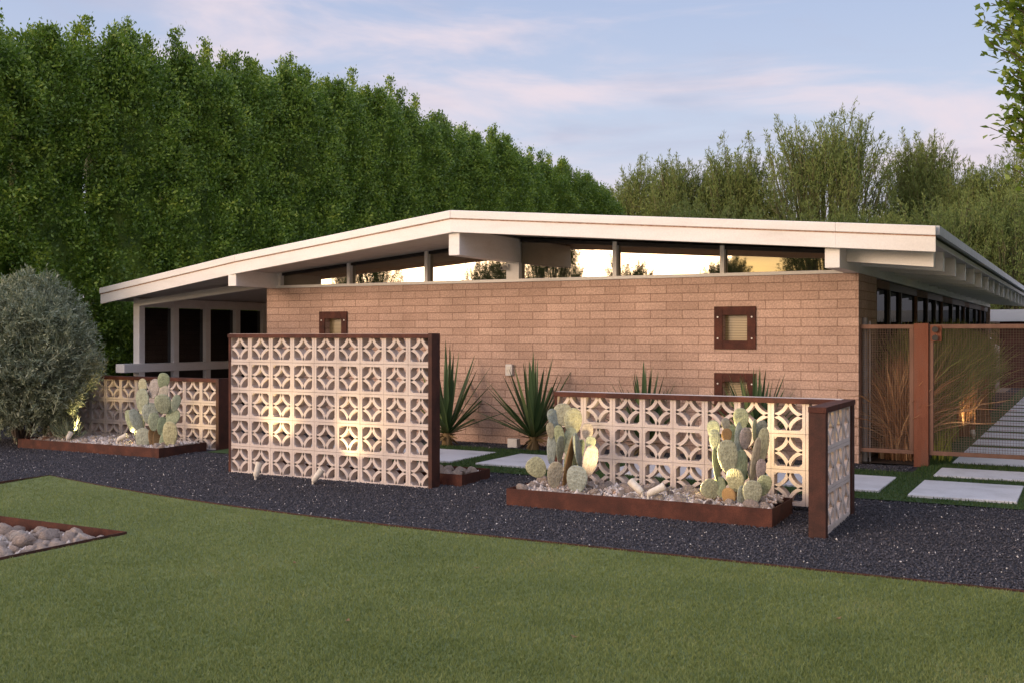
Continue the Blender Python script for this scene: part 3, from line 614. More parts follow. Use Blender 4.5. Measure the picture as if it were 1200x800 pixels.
# mortar skirt under the return
mb = MB(); mb.hexa([(LX1-0.05, RYN, -0.02), (LX1+0.022, RYN, -0.02), (LX1+0.022, LY-0.02, 0.03), (LX1-0.05, LY-0.02, 0.03), (LX1-0.05, RYN, 0.068), (LX1+0.022, RYN, 0.068), (LX1+0.022, LY-0.02, 0.068), (LX1-0.05, LY-0.02, 0.068)])
mb.build('footing', M['block'], low)
# low left screen
FX1, FY, FZ0 = -9.80, 10.17, 0.066
far = thing('block_screen', 'low breeze block screen at the left, partly behind the silvery bush', 'screen wall', (-11.3, FY, gz(FY)), 'breeze block screens')
screen(far, FX1-2.95, FX1, FY, FZ0, 3, 1.0, 11, shift=-0.01)
MB().box((FX1-3.26, FY-0.024, 0.945), (FX1-0.001, FY+0.12, 0.99)).build('cap', M['corten'], far, bevel=0.003)
MB().box((FX1, FY-0.03, 0.0), (FX1+0.05, FY+0.20, 0.995)).build('end_post', M['corten_dark'], far, bevel=0.003)
MB().box((FX1-3.29, FY-0.024, 0.0), (FX1-3.261, FY+0.12, 0.99)).build('end_post', M['corten'], far, bevel=0.003)

# ------------------------------------------------------------------ planters
def planter(x0, x1, y0, y1, zt, label, inset=0.0):
    p = thing('planter', label, 'planter', ((x0+x1)/2, (y0+y1)/2, gz(y0)), 'rusty steel planters')
    t = 0.006; zb = gz(y0) - 0.06
    MB().box((x0, y0, zb), (x1, y0+t, zt)).build('side_panel', M['corten'], p)
    MB().box((x0, y1-t, zb), (x1, y1, zt)).build('side_panel', M['corten'], p)
    MB().box((x0, y0+t, zb), (x0+t, y1-t, zt-.001)).build('side_panel', M['corten'], p)
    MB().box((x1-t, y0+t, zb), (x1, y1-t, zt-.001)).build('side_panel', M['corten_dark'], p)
    return p
planter(-4.58, -2.20, 8.33, 8.98, 0.185, 'long low rusty steel planter holding two lit cacti on the right')
planter(-12.45, -9.87, 9.26, 10.05, 0.185, 'low rusty steel planter with a cactus before the left screen')
planter(-7.9, -5.46, 9.02, 9.58, 0.17, 'small rusty steel planter of white stones tucked behind the tall screen')
bed = thing('stone_bed', 'sunken corner bed of pale rocks edged in rusty steel in the lawn', 'planter', (-8.2, 4.6, 0.0))
t = 0.008
MB().box((LAWN_X+0.01, BY1-t, -0.14), (BX1, BY1, 0.02)).build('side_panel', M['corten'], bed)
MB().box((BX1-t, BY0, -0.14), (BX1, BY1-t-.001, 0.02)).build('side_panel', M['corten_dark'], bed)
MB().box((LAWN_X+0.01, BY0, -0.14), (BX1-t-.001, BY0+t, 0.02)).build('side_panel', M['corten'], bed)

# rocks
def rock_mesh(seed, name='rock'):
    r = np.random.default_rng(seed)
    import bmesh
    bm_ = bmesh.new(); bmesh.ops.create_icosphere(bm_, subdivisions=3, radius=1)
    planes = [(Vector(r.normal(size=3)).normalized(), r.uniform(0.55, 0.9)) for _ in range(9)]
    sc = r.uniform(0.7, 1.1, 3); fr = [Vector(r.normal(size=3)) * 2.2 for _ in range(4)]
    for v in bm_.verts:
        p = v.co.copy()
        for nrm, dd in planes:
            k = p.dot(nrm)
            if k > dd: p -= nrm * (k - dd) * 0.85
        p *= 1 + 0.05 * sum(math.sin(p.dot(f) * 2.3 + i) for i, f in enumerate(fr)) / 2
        v.co = Vector((p.x*sc[0], p.y*sc[1], p.z*sc[2]*0.8))
    me = bpy.data.meshes.new(name); bm_.to_mesh(me); bm_.free()
    me.polygons.foreach_set('use_smooth', [True]*len(me.polygons)); me.materials.append(M['rock'])
    return me
ROCKS = [rock_mesh(100+i) for i in range(7)]
def rocks(n, x0, x1, y0, y1, zfun, smin, smax, label, group, mind=0.8, seed=1, tri=None):
    r = random.Random(seed); pts = []
    tries = 0
    while len(pts) < n and tries < 20000:
        tries += 1
        s_ = r.uniform(smin, smax); x_, y_ = r.uniform(x0+s_*.8, x1-s_*.8), r.uniform(y0+s_*.8, y1-s_*.8)
        if tri and not tri(x_, y_): continue
        if any((x_-a)**2 + (y_-b_)**2 < (mind*(s_+c_))**2 for a, b_, c_ in pts): continue
        pts.append((x_, y_, s_))
    for x_, y_, s_ in pts:
        o = bpy.data.objects.new('rock', r.choice(ROCKS)); COL.objects.link(o)
        o.location = (x_, y_, zfun(x_, y_) + s_*0.45); o.rotation_euler = (r.uniform(-.5, .5), r.uniform(-.5, .5), r.uniform(0, 6.28)); o.scale = (s_, s_*r.uniform(.8, 1), s_*r.uniform(.7, 1))
        tag(o, label, 'rock', group)
    return pts
zbed = lambda x, y: -0.075 + 0.02*math.sin(x*3)*math.cos(y*4)
sheet('bed_soil', [[(LAWN_X, BY0, -0.12), (BX1, BY0, -0.12), (BX1, BY1, -0.12), (LAWN_X, BY1, -0.12)]], M['mulch'])
rocks(120, -8.75, BX1-0.01, 4.4, BY1-0.01, zbed, 0.045, 0.105, 'pale pinkish rounded rock in the sunken lawn bed', 'rocks in the lawn bed', 0.62, 1, tri=lambda x, y: (y > 4.75 + (-6.6-x)*0.1))
def pebbles(x0, x1, y0, y1, zf, n, label):
    xy = np.stack([rng.uniform(x0+.03, x1-.03, n), rng.uniform(y0+.03, y1-.03, n)], 1)
    stones('pebbles', xy, zf, 0.012, 0.032, M['pebble'], label)
pebbles(-9.5, BX1-0.01, 4.2, BY1-0.01, lambda x, y: zbed(x, y)+0.005, 3500, 'small pale pebbles between rocks of the lawn bed')
rocks(100, -4.56, -2.22, 8.35, 8.95, lambda x, y: 0.125 + 0.05*min(1, (y-8.35)/0.4), 0.035, 0.08, 'pale river stone in the right cactus planter', 'stones in the right planter', 0.7, 2)
pebbles(-4.56, -2.23, 8.35, 8.95, lambda x, y: 0.135 + 0.05*min(1, (y-8.35)/0.4), 2500, 'small pale pebbles filling the right cactus planter')
rocks(60, -12.4, -9.89, 9.28, 10.02, lambda x, y: 0.13 + 0.04*min(1, (y-9.28)/0.4), 0.035, 0.07, 'pale river stone in the left cactus planter', 'stones in the left planter', 0.7, 3)
pebbles(-12.43, -9.89, 9.28, 10.02, lambda x, y: 0.14 + 0.04*min(1, (y-9.28)/0.4), 2500, 'small pale pebbles filling the left cactus planter')
rocks(26, -6.4, -5.48, 9.04, 9.55, lambda x, y: 0.13, 0.045, 0.075, 'white stone in the small planter behind the tall screen', 'stones behind the tall screen', 0.7, 4)
pebbles(-7.85, -5.48, 9.04, 9.56, lambda x, y: 0.12, 1200, 'small pale pebbles in the planter behind the tall screen')

# ------------------------------------------------------------------ prickly pears
def pad_mesh():
    mb = MB(); nu, nv = 20, 12; vs = []; fs = []
    for i in range(nv+1):
        th = math.pi*i/nv
        z = (1 - math.cos(th))/2; wdt = math.sin(th)**0.85 * (0.42 + 0.16*z)
        for k in range(nu):
            a = 2*math.pi*k/nu; sn = math.sin(a); vs.append((wdt*math.cos(a), 0.30*0.5*math.copysign(abs(sn)**0.55, sn)*math.sin(th)**0.45, z))
    for i in range(nv):
        for k in range(nu): fs.append((i*nu+k, i*nu+(k+1) % nu, (i+1)*nu+(k+1) % nu, (i+1)*nu+k))
    mb.add(vs, fs, True); me = bpy.data.meshes.new('pad'); me.from_pydata(mb.v, [], mb.f); me.polygons.foreach_set('use_smooth', mb.sm); me.materials.append(M['pad'])
    return me
PAD = pad_mesh(); PADW = PAD.copy(); PADW.materials.clear(); PADW.materials.append(M['woody'])
def cactus(label, zx, zy, sc, Y, pads, base, seed):
    """pads: centre x,y,w,h in a detail sketch, tilt (deg, clockwise), turn (deg about vertical), depth offset"""
    root = thing('prickly_pear', label, 'cactus', base, 'prickly pear cacti'); r = random.Random(seed)
    for (cx, cy, w_, h_, tilt, turn, dy, *rest) in pads:
        px, py = zx + cx/sc, zy + cy/sc
        c = at_y(px, py, Y + dy); ppm = 1250 / ((Vector((c.x, c.y)).dot(Vector((-SY, CY)))))
        W_, H_ = w_/sc/ppm, h_/sc/ppm
        turn_r = R(turn + r.uniform(-24, 24))
        o = bpy.data.objects.new('pad', PADW if rest and rest[0] == 'w' else PAD); COL.objects.link(o); o.parent = root
        app = max(0.36, abs(math.cos(turn_r - YAW)))
        sx = min(W_*1.10/app, H_*1.0)
        o.rotation_euler = Euler((R(r.uniform(-14, 14)), R(tilt), turn_r), 'XYZ')
        o.scale = (sx, max(sx, H_*0.5)*0.46, H_*1.14)
        off = Matrix.Rotation(turn_r, 3, 'Z') @ Matrix.Rotation(R(tilt), 3, 'Y') @ Vector((0, 0, H_*0.5))
        o.location = c - off - Vector(base)
    return root
c1 = [(170, 505, 120, 130, -38, 20, -.10), (283, 555, 95, 165, 2, 25, -.12), (345, 480, 40, 330, 0, 80, 0.0, 'w'), (432, 590, 125, 165, 6, 15, -.15), (515, 470, 95, 195, 10, 35, -.05), (462, 400, 50, 210, 4, 75, -.02),
      (525, 335, 62, 72, 8, 20, -.05), (505, 262, 72, 100, -4, 25, 0.0), (265, 385, 62, 190, 2, 45, .02), (258, 255, 50, 100, -6, 40, .02), (345, 155, 115, 135, -8, 20, .10), (412, 200, 112, 160, 8, 30, .14),
      (300, 195, 70, 150, -22, 60, .05), (325, 300, 60, 140, -6, 30, .06), (382, 335, 80, 165, 8, 25, .08), (430, 425, 55, 190, 6, 60, .08), (312, 380, 50, 160, -5, 70, .05), (380, 500, 70, 200, 3, 40, .12)]
cactus('tall pale prickly pear lit from below at the planter left end', 600, 460, 5.717, 8.66, c1, (-4.12, 8.66, 0.16), 5)
c2 = [(130, 590, 125, 125, -42, 20, -.08), (198, 582, 68, 125, -8, 30, -.05), (255, 645, 75, 110, -4, 20, -.10, 'w'), (335, 640, 60, 130, 2, 40, -.10), (410, 618, 112, 150, 4, 20, -.12), (485, 568, 84, 130, 14, 25, -.04), (468, 460, 66, 120, 6, 30, 0.0),
      (245, 380, 122, 200, -6, 22, -.06), (160, 268, 66, 130, -4, 30, -.03), (182, 435, 60, 200, 4, 68, -.03), (237, 232, 64, 84, 0, 15, -.04, 'w'), (235, 160, 56, 80, -8, 40, 0.0), (300, 535, 96, 145, -6, 20, -.04), (335, 455, 86, 210, 2, 30, 0.0),
      (325, 275, 60, 220, 10, 65, .02), (288, 268, 66, 180, -4, 30, .06), (362, 255, 78, 130, 4, 20, .06), (335, 125, 88, 130, -2, 25, .08), (405, 405, 52, 280, 2, 60, .05), (425, 200, 45, 130, 2, 70, .06), (475, 305, 76, 210, 4, 28, .10),
      (455, 195, 74, 120, 10, 30, .12), (150, 195, 72, 110, -8, 25, .10), (290, 620, 60, 120, 0, 60, .02, 'w'), (420, 500, 60, 160, 2, 40, .10)]
cactus('broad many padded prickly pear at the planter right end by the screen corner', 810, 470, 5.717, 8.66, c2, (-2.55, 8.66, 0.16), 6)
c3 = [(70, 425, 55, 140, -22, 30, -.05), (125, 435, 60, 170, -20, 50, -.08), (155, 545, 95, 130, 0, 20, -.12), (155, 295, 95, 150, -4, 22, 0), (155, 195, 60, 100, -6, 30, .02), (222, 208, 76, 120, 2, 25, .04), (297, 155, 76, 100, 12, 28, .06), (290, 232, 66, 90, 6, 30, .03),
      (297, 308, 106, 120, 0, 18, -.02), (375, 302, 52, 100, 14, 40, 0), (205, 375, 96, 130, -2, 20, -.02), (230, 428, 64, 110, 2, 30, -.08), (345, 400, 96, 110, 16, 25, .02), (345, 515, 98, 160, 8, 25, -.02), (280, 455, 48, 110, 8, 60, -.02), (222, 550, 34, 130, -6, 60, -.06, 'w'), (252, 555, 34, 120, 8, 70, -.04, 'w'), (290, 545, 46, 100, 16, 50, -.03), (130, 470, 60, 150, 6, 40, .05)]
cactus('blue green prickly pear in the left planter before the low screen', 140, 420, 5.714, 9.62, c3, (-10.3, 9.62, 0.16), 7)

# ------------------------------------------------------------------ bullet spotlights
def bullet(base, aim, label, power, cone=70, length=0.15, lamp_dir=None, stake=0.03):
    base = Vector(base); d = (Vector(aim) - base).normalized()
    root = thing('spotlight', label, 'garden light', base, 'bullet garden spotlights')
    p0 = base + Vector((0, 0, stake)); p1 = p0 + d*length
    MB().tube([p0, p0 + d*0.02, p0 + d*length*0.6, p1], [0.022, 0.030, 0.033, 0.036], 14).build('housing', M['cream'], root)
    MB().tube([base - Vector((0, 0, 0.10)), base + Vector((0, 0, stake+0.015))], 0.012, 8).build('stake', M['cream'], root)
    MB().tube([p1 + d*0.0005, p1 + d*0.003], 0.030, 14).build('lens', M['bolt'], root)
    l = bpy.data.lights.new('spot_lamp', 'SPOT'); l.energy = power; l.color = (1.0, 0.74, 0.36); l.spot_size = R(cone); l.spot_blend = 1.0; l.shadow_soft_size = 0.05
    lo = bpy.data.objects.new('spot_lamp', l); COL.objects.link(lo); lo.parent = root
    lo.location = p1 + d*0.02 - base; lo.rotation_euler = (-d).to_track_quat('Z', 'Y').to_euler()
    return root
bullet((-7.66, 8.50, gz(8.50)), (-7.53, 8.80, 1.10), 'cream bullet spotlight aimed up the tall screen, left of the pair', 22, 85, 0.15)
bullet((-6.90, 8.50, gz(8.50)), (-6.42, 8.82, 0.80), 'cream bullet spotlight aimed up the tall screen, right of the pair', 20, 85, 0.15)
bullet((-3.34, 8.46, 0.185), (-4.05, 8.66, 0.70), 'cream spotlight among stones aimed left at the tall pale cactus', 22, 75, 0.15)
bullet((-3.27, 8.42, 0.185), (-2.62, 8.64, 0.52), 'cream spotlight among stones aimed right at the broad cactus', 62, 80, 0.15)
bullet((-10.85, 9.50, 0.19), (-10.45, 9.66, 0.40), 'cream spotlight leaning in the left planter by the cactus', 30, 90, 0.14)

# ------------------------------------------------------------------ plants
def quad_leaves(name, c, d, up, L_, W_, mat, parent=None, fold=0.15):
    """c base points, d directions, leaf diamonds"""
    d = d / np.linalg.norm(d, axis=1, keepdims=True); s_ = np.cross(d, up); s_ /= (np.linalg.norm(s_, axis=1, keepdims=True) + 1e-9); nn = np.cross(s_, d)
    L_ = np.broadcast_to(np.asarray(L_, float), (len(c),))[:, None]; W_ = np.broadcast_to(np.asarray(W_, float), (len(c),))[:, None]
    v = np.stack([c, c + d*L_*0.5 + s_*W_*0.5 + nn*W_*fold, c + d*L_, c + d*L_*0.5 - s_*W_*0.5 + nn*W_*fold], 1)
    return np_mesh(name, v, 4, mat, parent)
def strips(name, paths, widths, mat, parent=None):
    """paths (N,k,3) -> tapered ribbons; one island each"""
    n, k, _ = paths.shape
    d = np.gradient(paths, axis=1); ref = rng.normal(size=(n, 1, 3)); s_ = np.cross(d, ref); s_ /= (np.linalg.norm(s_, axis=2, keepdims=True) + 1e-9)
    w_ = widths[:, :, None] / 2
    v = np.concatenate([paths - s_*w_, paths + s_*w_], 1)
    pat = [(i, i+1, k+i+1, k+i) for i in range(k-1)]
    return np_mesh(name, v, 2*k, mat, parent, pat, smooth=True)

# tall clipped hedge: one tree per column
def hedge_tree(seed, label, loc):
    r = np.random.default_rng(seed)
    root = thing('hedge_tree', label, 'tree', loc, 'trees of the tall hedge'); base = np.array(loc)
    H = 6.55
    t = MB(); t.tube([loc, Vector(loc)+Vector((0.05, 0.02, 2)), Vector(loc)+Vector((0, 0, 5.2))], [0.12, 0.09, 0.03], 8)
    for k in range(5): t.tube([Vector(loc)+Vector((0, 0, 0.8+k*.8)), Vector(loc)+Vector((0.35*math.cos(k*2.4), 0.35*math.sin(k*2.4), 1.6+k*.8))], [0.04, 0.015], 6)
    t.build('trunk', M['bark'], root)
    nC = 520
    ang = np.where(r.uniform(size=nC) < 0.62, r.normal(0, 0.75, nC), r.uniform(-np.pi, np.pi, nC))
    z = r.uniform(0.15, H, nC)
    ca, sa = np.cos(ang), np.sin(ang); rad = (np.abs(ca)**3.4 + np.abs(sa)**3.4) ** (-1/3.4)
    lump = 1 + 0.11*np.sin(z*1.9 + ang*2 + seed) + 0.08*np.sin(z*4.1 - ang*4)
    taper = np.clip(1.06 - 0.5*np.clip((z-5.0)/1.8, 0, 1)**2, 0.4, 1)
    rr = rad * lump * taper * r.uniform(0.74, 1.10, nC)
    C = np.stack([0.92*ca*rr, 1.10*sa*rr, z], 1); O = np.stack([ca, sa, np.full(nC, 0.25)], 1)
    # top sprouts
    nT = 150; tx = r.normal(0, 0.38, nT); ty = r.normal(0, 0.5, nT)
    T = np.stack([tx, ty, H - 0.3 + r.uniform(-0.3, 0.35, nT) - 0.5*(tx**2+ty**2)], 1); TO = np.stack([tx, ty, np.full(nT, 1.0)], 1)
    sp = []; so = []
    for _ in range(7):
        x_, y_ = r.normal(0, 0.35), r.normal(0, 0.55); h_ = r.uniform(0.3, 0.95)
        for q in np.linspace(0, 1, 9): sp.append((x_ + r.normal(0, .05), y_ + r.normal(0, .05), H - 0.2 + q*h_)); so.append((r.normal(0, .5), r.normal(0, .5), 1.0))
    C = np.concatenate([C, T, np.array(sp)]); O = np.concatenate([O, TO, np.array(so)])
    sig = np.concatenate([np.full(nC, 0.10), np.full(nT, 0.15), np.full(len(sp), 0.06)])
    per = 64; C2 = np.repeat(C, per, 0); O2 = np.repeat(O, per, 0); s2 = np.repeat(sig, per)
    c = C2 + r.normal(size=C2.shape) * s2[:, None] + base
    d = O2*0.8 + r.normal(size=C2.shape)*0.75 + np.array([0, 0, 0.15])
    # inner mass of foliage: darker only because light does not reach it
    quad_leaves('crown', c, d, r.normal(size=C2.shape), r.uniform(0.052, 0.098, len(c)), r.uniform(0.028, 0.048, len(c)), M['hedge'], root)
    core = MB(); nz, na = 14, 14; vs = []; fs = []
    for i in range(nz+1):
        zz = 0.1 + (H-0.5)*i/nz; tp = 1.0 if zz < 5.2 else 1 - 0.45*((zz-5.2)/1.3)**2
        for k in range(na):
            a = 2*math.pi*k/na; rd = (abs(math.cos(a))**3.4+abs(math.sin(a))**3.4)**(-1/3.4) * 0.62*tp*(1+0.08*math.sin(zz*3+a*2+seed))
            vs.append((loc[0]+0.92*math.cos(a)*rd, loc[1]+1.02*math.sin(a)*rd, loc[2]+zz))
    for i in range(nz):
        for k in range(na): fs.append((i*na+k, i*na+(k+1) % na, (i+1)*na+(k+1) % na, (i+1)*na+k))
    fs.append(tuple(range(nz*na, nz*na+na)))
    core.add(vs, fs, True); core.build('inner_foliage', M['hedge'], root)
    return root
ordn = ['first', 'second', 'third', 'fourth', 'fifth', 'sixth', 'seventh', 'eighth', 'ninth', 'tenth', 'eleventh', 'twelfth', 'thirteenth', 'fourteenth', 'fifteenth', 'sixteenth', 'seventeenth', 'eighteenth', 'nineteenth']
protos = []
for i in range(18):
    loc = (-16.45 + random.uniform(-0.12, 0.12), 9.6 + i*1.62, 0.0)
    label = 'clipped dark green ficus tree, ' + ordn[i] + ' along the tall hedge from the left'
    if i < 4: o = hedge_tree(20+i, label, loc); protos.append(o)
    else:
        o = copy_tree(protos[(i*3 + i//4) % 4]); o.location = loc; o['label'] = label
    o.scale = (1, 1, float(np.interp(loc[1], [9, 11.5, 14, 19, 24, 30, 37], [0.94, 0.96, 1.0, 1.14, 1.16, 1.08, 1.03])) * random.uniform(0.97, 1.05))

for i in range(9):  # unseen tree row added to keep light off the right eave and side glass
    o = copy_tree(protos[i % 3]); o.location = (2.9 + random.uniform(-.1, .1), 10.9 + i*1.75, 0.0); o.rotation_euler = (0, 0, R(180)); o.scale = (1, 1, random.uniform(0.95, 1.05))
    o['label'] = 'unseen tree added on the right to block light, ' + ordn[i] + ' from the street'; o['group'] = 'unseen trees added to shade the right side'

# airy desert trees
def airy_tree(name, label, loc, H, Rr, seed, n_need=42000, dens=1.0, group='feathery trees behind the house', z0=0.18, upw=1.0):
    r = np.random.default_rng(seed); rr = random.Random(seed)
    root = thing(name, label, 'tree', loc, group); base = Vector(loc)
    t = MB(); ctr = base + Vector((0, 0, H*0.60)); rz = H*0.37
    t.tube([base, base+Vector((0, 0, H*z0))], [0.030*H, 0.022*H], 8)
    fork = base + Vector((0, 0, H*z0)); bs = []
    nS = max(60, n_need // 85)
    dv = r.normal(size=(nS, 3)); dv /= np.linalg.norm(dv, axis=1, keepdims=True); dv[:, 2] = np.where(dv[:, 2] < -0.55, -dv[:, 2], dv[:, 2])
    az = np.arctan2(dv[:, 1], dv[:, 0]); lob = 1 + 0.16*np.sin(az*3 + seed) + 0.10*np.sin(az*5 + dv[:, 2]*4 + seed*2)
    rad = r.uniform(0.30, 1.0, nS)**0.45 * lob
    P = np.array(ctr) + dv*rad[:, None]*np.array([Rr, Rr, rz])
    hl = r.uniform(0.055, 0.12, nS)*H
    up_ = dv*0.42*np.array([1, 1, 0.3]) + np.array([0, 0, 1.0]) + r.normal(size=dv.shape)*0.16; up_ /= np.linalg.norm(up_, axis=1, keepdims=True)
    for k in range(nS):
        if k % 4 == 0:
            p = Vector(P[k]); m_ = fork.lerp(p, 0.55) + Vector((dv[k][0], dv[k][1], 0))*Rr*0.10 + Vector((0, 0, -0.02*H))
            t.tube([fork, m_, p], [0.0085*H, 0.005*H, 0.0022*H], 4, caps=False)
        t.tube([Vector(P[k]) - Vector(up_[k])*hl[k]*0.6, Vector(P[k]) + Vector(up_[k])*hl[k]*0.95], [0.0022*H, 0.0007*H], 3, caps=False)
    t.build('trunk', M['bark_green'], root)
    idx = r.integers(0, nS, n_need); f = r.uniform(-0.6, 1.0, n_need)
    c = P[idx] + up_[idx]*(hl[idx]*f)[:, None] + r.normal(size=(n_need, 3))*(0.018*H*np.clip(1.05-f, 0.12, 1.25))[:, None]
    d = up_[idx]*upw + r.normal(size=c.shape)*0.55
    quad_leaves('crown', c, d, r.normal(size=c.shape), r.uniform(0.010, 0.026, n_need)*H, r.uniform(0.020, 0.042, n_need), M['airy'], root, 0.0)
    return root
def bg(px, t_, topy, hw, label, seed, n=0, **kw):
    top = at_t(px, topy, t_); airy_tree('desert_tree', label, (top.x, top.y, -0.1), (top.z + 0.1)*0.92, hw/1250*t_, seed, 40000, **kw)
bg(752, 46, 186, 48, 'feathery tree next to the far end of the hedge', 31)
bg(798, 44, 176, 50, 'bushy feathery tree with ragged top above the ridge', 32)
bg(862, 43, 164, 46, 'dense olive green feathery tree left of the tallest one', 33, 15000)
bg(967, 41, 122, 70, 'tallest rounded feathery tree rising against the sky', 34, 15000)
bg(1078, 44, 152, 40, 'spiky topped feathery tree right of the tallest one', 35)
bg(1128, 42, 184, 46, 'low feathery tree above the right roof corner', 36)
bg(1192, 41, 168, 60, 'feathery tree behind the leafy branch at the right edge', 37)
bg(815, 38, 232, 75, 'low bushy feathery shrub just above the roof ridge', 38, 14000)
bg(915, 37.5, 243, 75, 'low bushy feathery shrub below the tallest tree', 39, 14000)
bg(1015, 37, 240, 75, 'low bushy feathery shrub above the right part of the roof', 40, 14000)
bg(1105, 36.5, 226, 70, 'bushy feathery shrub above the end of the fascia', 41, 14000)
bg(1185, 36, 215, 70, 'bushy feathery shrub over the right eave', 42, 14000)
# trees across the street, behind the photographer, mirrored in the high windows
for i, (x_, y_, h_, r_) in enumerate([(-44.5, -36, 7.2, 2.6), (-36.5, -40, 7.2, 2.2), (-30.5, -37, 7.4, 2.0), (-24.0, -35, 5.8, 1.8), (-19.5, -38, 6.0, 1.7), (-12.8, -36, 9.5, 3.0), (-55, -37, 10.0, 4.4)]):
    airy_tree('street_tree', ['round tree', 'small tree', 'broad tree', 'thin tree', 'bushy tree', 'tall tree', 'broad leafy tree'][i] + ' across the street, mirrored in the high windows', (x_, y_, -0.1), h_, r_, 60+i, 36000, group='trees mirrored in the windows', upw=0.4)

# leafy tree at the right edge
def leafy_tree():
    loc = Vector((0.12, 10.0, 0.08)); root = thing('leafy_tree', 'bright green broad leaved tree reaching in at the right edge', 'tree', loc); r = np.random.default_rng(77); rr = random.Random(77)
    t = MB(); t.tube([loc, loc+Vector((0.05, 0, 1.4)), loc+Vector((0, 0, 3.2)), loc+Vector((0, 0, 5.2))], [0.09, 0.075, 0.05, 0.02], 8)
    C = []; D = []
    for k in range(900):
        a = rr.uniform(0, 6.28); z_ = rr.uniform(2.5, 5.9); env = math.sqrt(max(0.02, 1 - ((z_-4.3)/1.75)**2)); rad = 0.92*env**0.55*rr.uniform(0.5, 1.0)*(1+0.10*math.sin(z_*5+a*2)) + (rr.uniform(0, .16) if k % 6 == 0 else 0)
        tip = loc + Vector((math.cos(a)*rad, math.sin(a)*rad, z_)); st_ = loc + Vector((0, 0, max(1.6, z_ - 0.7)))
        t.tube([st_, st_.lerp(tip, .5)+Vector((0, 0, .08)), tip], [0.014, 0.008, 0.003], 4, caps=False)
        ax = (tip-st_).normalized()
        for q in range(46):
            f = rr.uniform(0.40, 1.02); p = st_.lerp(tip, f) + Vector((rr.gauss(0, .045), rr.gauss(0, .045), rr.gauss(0, .045) + .06*(1-f)))
            C.append(p); D.append(ax*0.7 + Vector((rr.gauss(0, .7), rr.gauss(0, .7), rr.gauss(0, .5))))
    t.build('trunk', M['bark'], root)
    C = np.array(C); D = np.array(D)
    quad_leaves('crown', C, D, r.normal(size=C.shape)*0.5 + np.array([0, 0, 1]), r.uniform(0.06, 0.10, len(C)), r.uniform(0.034, 0.055, len(C)), M['ficus'], root)
leafy_tree()

# silvery bush at the left
def olive_bush():
    loc = Vector((-12.62, 9.45, 0.1)); root = thing('olive_bush', 'large rounded silvery green bush at the left edge', 'bush', loc); r = np.random.default_rng(88); rr = random.Random(88)
    t = MB()
    for k in range(5):
        a = k*1.26; t.tube([loc+Vector((math.cos(a)*.06, math.sin(a)*.06, 0)), loc+Vector((math.cos(a)*.2, math.sin(a)*.2, .5)), loc+Vector((math.cos(a)*.5, math.sin(a)*.5, 1.3))], [0.04, 0.03, 0.012], 6)
    ctr = loc + Vector((0, 0, 1.16)); Rx, Rz = 1.24, 1.12
    C = []; D = []
    nT = 2600
    dirs = r.normal(size=(nT, 3)); dirs /= np.linalg.norm(dirs, axis=1, keepdims=True)
    dirs = dirs[dirs[:, 2] > -0.93]; nT = len(dirs)
    lump = 1 + 0.05*np.sin(dirs[:, 0]*6+1) + 0.05*np.sin(dirs[:, 2]*7+dirs[:, 1]*5)
    tipr = r.uniform(0.78, 1.0, nT)*lump
    tip = np.array(ctr) + dirs*tipr[:, None]*np.array([Rx, Rx*0.72, Rz])
    ax = dirs*0.75 + np.array([0, 0, 0.35]) + r.normal(size=dirs.shape)*0.35; ax /= np.linalg.norm(ax, axis=1, keepdims=True)
    st_ = tip - ax*r.uniform(0.25, 0.45, nT)[:, None]
    paths = np.stack([st_, (st_+tip)/2 + np.array([0, 0, .01]), tip], 1)
    t.build('trunk', M['bark'], root)
    strips('twigs', paths, np.tile(np.array([0.008, 0.006, 0.003]), (nT, 1)), M['olive'], root)
    per = 44; f = r.uniform(0.05, 1.05, (nT, per, 1)); c = (st_[:, None]*(1-f) + tip[:, None]*f) + r.normal(size=(nT, per, 3))*0.012
    d = ax[:, None]*0.8 + r.normal(size=(nT, per, 3))*0.55; c = c.reshape(-1, 3); d = d.reshape(-1, 3)
    c = c[c[:, 2] > 0.10] if False else c
    quad_leaves('crown', c, d, r.normal(size=c.shape), r.uniform(0.045, 0.085, len(c)), r.uniform(0.009, 0.016, len(c)), M['olive'], root)
olive_bush()
# small lit shrub in the left planter
def small_shrub():
    b0 = at_y(82, 512, 9.55); loc = Vector((b0.x, b0.y, 0.16)); root = thing('shrub', 'small yellow lit spiky shrub in the left planter under the bush', 'shrub', loc)
    n = 260; r = np.random.default_rng(9); a = r.uniform(0, 6.28, n); le = r.uniform(0.12, 0.36, n); el = r.uniform(0.5, 1.5, n)
    d = np.stack([np.cos(a)*np.cos(el), np.sin(a)*np.cos(el), np.sin(el)], 1)
    c = np.array(loc) + r.normal(size=(n, 3))*np.array([.05, .05, .02]) + d*le[:, None]*r.uniform(0, .6, n)[:, None]
    quad_leaves('leaf_tuft', c, d, r.normal(size=c.shape), le*0.6, 0.014, M['olive'], root)
small_shrub()
p = at_y(80, 520, 9.40)
bullet((p.x-0.02, 9.40, 0.17), (p.x+0.0, 9.66, 0.55), 'cream spotlight under the silvery bush lighting a small shrub', 20, 85, 0.10)

